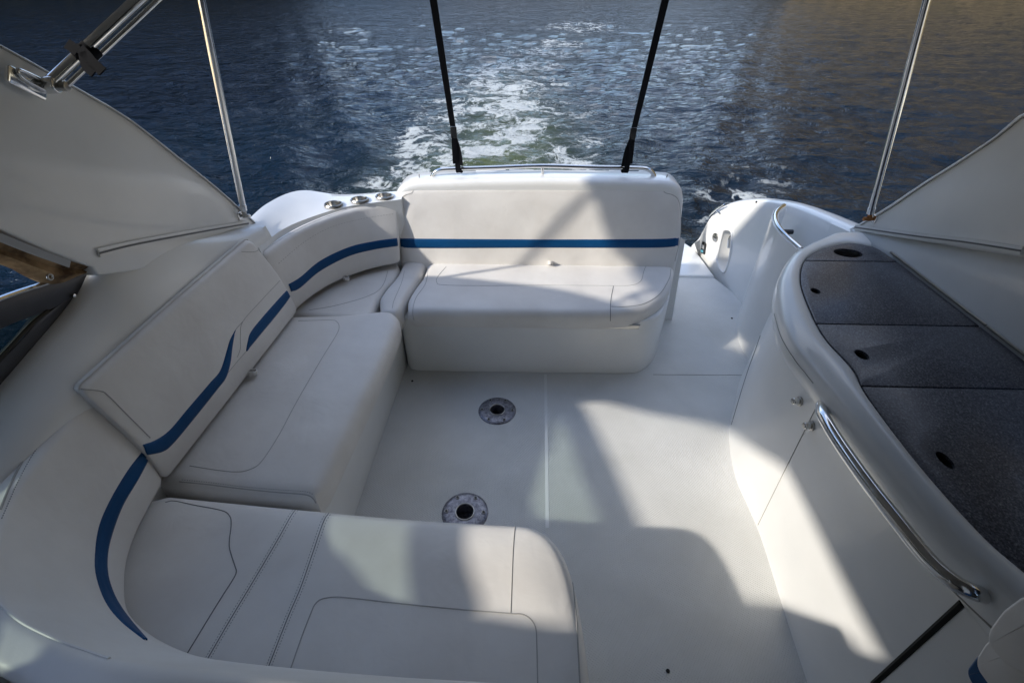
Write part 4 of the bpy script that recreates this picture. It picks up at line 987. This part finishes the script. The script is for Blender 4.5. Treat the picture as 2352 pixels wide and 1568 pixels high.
out_ = [n for n in WAT.node_tree.nodes if n.type == 'OUTPUT_MATERIAL'][0]; L(WAT, ms.outputs[0], out_.inputs['Surface'])
me.materials.append(WAT)

# wooded banks on both sides (mostly unseen; added and heightened so their reflections darken the water)
def bank(name, pts, hgt, mt, sp=1):
    vs = []; fs = []; P = cr(pts, 120)
    prof = [(0, -.8), (0.3, .15), (1.5, hgt*.12), (3, hgt*.35), (6, hgt*.62), (11, hgt*.85), (20, hgt), (40, hgt*1.1), (60, -1)]
    for i, p in enumerate(P):
        t = (P[min(i+1, 119)]-P[max(i-1, 0)]).normalized(); o = Vector((t.y, -t.x, 0))
        if o.dot(p-Vector((0, 20, 0))) < 0: o = -o
        for k, (d, z) in enumerate(prof):
            q = p+o*d*sp; zz = z if k < 2 else z*(1+.35*noise.noise(q*.09)+.25*noise.noise(q*.33))
            vs.append(Vector((q.x+noise.noise(q*.4)*.5, q.y, zz+WZ)))
    n_ = len(prof)
    for i in range(119):
        for k in range(n_-1): fs.append([i*n_+k, i*n_+k+1, (i+1)*n_+k+1, (i+1)*n_+k])
    o = link(name, vs, fs, mt); tag(o, None, None, kind='structure'); return o
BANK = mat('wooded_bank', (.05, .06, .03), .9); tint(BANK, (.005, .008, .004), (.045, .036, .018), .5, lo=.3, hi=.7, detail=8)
WARM = mat('sunlit_slope', (.05, .06, .03), .9); tint(WARM, (.035, .036, .014), (.21, .15, .075), .35, lo=.3, hi=.7, detail=8)  # paler, warmer copy of the bank colour for a sunlit brown reflection
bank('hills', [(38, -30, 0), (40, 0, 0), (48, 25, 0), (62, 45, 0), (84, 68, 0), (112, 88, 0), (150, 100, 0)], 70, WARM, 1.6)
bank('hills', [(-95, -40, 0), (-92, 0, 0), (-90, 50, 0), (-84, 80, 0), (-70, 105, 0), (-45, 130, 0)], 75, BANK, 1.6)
bank('hills', [(-60, 150, 0), (-20, 150, 0), (20, 152, 0), (60, 150, 0), (130, 140, 0)], 20, BANK)

# ------------------------------------------------------------------ light
SUN = Vector((-.69, -.30, .47)).normalized()
el = math.asin(SUN.z); az = math.atan2(SUN.x, SUN.y)
sl = bpy.data.lights.new('sun', 'SUN'); sl.energy = 2.0; sl.angle = math.radians(1.5); sl.color = (1, .93, .83)
so = bpy.data.objects.new('sun', sl); C.objects.link(so); so.rotation_euler = (-SUN).to_track_quat('-Z', 'Y').to_euler()
W = bpy.data.worlds.new('World'); sc.world = W; W.use_nodes = True; nt = W.node_tree
sky = nt.nodes.new('ShaderNodeTexSky'); sky.sky_type = 'NISHITA'; sky.sun_disc = False; sky.sun_elevation = el; sky.sun_rotation = az
sky.air_density = 1.2; sky.dust_density = .3; sky.ozone_density = 2.5
bg = nt.nodes['Background']; bg.inputs[1].default_value = .15
tc_ = nt.nodes.new('ShaderNodeTexCoord'); mp = nt.nodes.new('ShaderNodeMapping'); mp.inputs['Scale'].default_value = (1, 1, 2.6); nt.links.new(tc_.outputs['Generated'], mp.inputs[0])
cn_ = nt.nodes.new('ShaderNodeTexNoise'); cn_.inputs['Scale'].default_value = 2.4; cn_.inputs['Detail'].default_value = 7; nt.links.new(mp.outputs[0], cn_.inputs['Vector'])
crp = nt.nodes.new('ShaderNodeValToRGB'); crp.color_ramp.elements[0].position = .49; crp.color_ramp.elements[1].position = .72; nt.links.new(cn_.outputs[0], crp.inputs[0])
mxs = nt.nodes.new('ShaderNodeMix'); mxs.data_type = 'RGBA'; nt.links.new(crp.outputs[0], mxs.inputs[0]); tn_ = nt.nodes.new('ShaderNodeMix'); tn_.data_type = 'RGBA'; tn_.blend_type = 'MULTIPLY'; tn_.inputs[0].default_value = 1; tn_.inputs[7].default_value = (.96, .98, 1.07, 1); nt.links.new(sky.outputs[0], tn_.inputs[6]); nt.links.new(tn_.outputs[2], mxs.inputs[6]); mxs.inputs[7].default_value = (7.5, 7.6, 7.8, 1)
nt.links.new(mxs.outputs[2], bg.inputs[0])
sc.view_settings.view_transform = 'Standard'; sc.view_settings.look = 'None'; sc.view_settings.exposure = 1.14; sc.view_settings.gamma = 1
sc.render.engine = 'CYCLES'
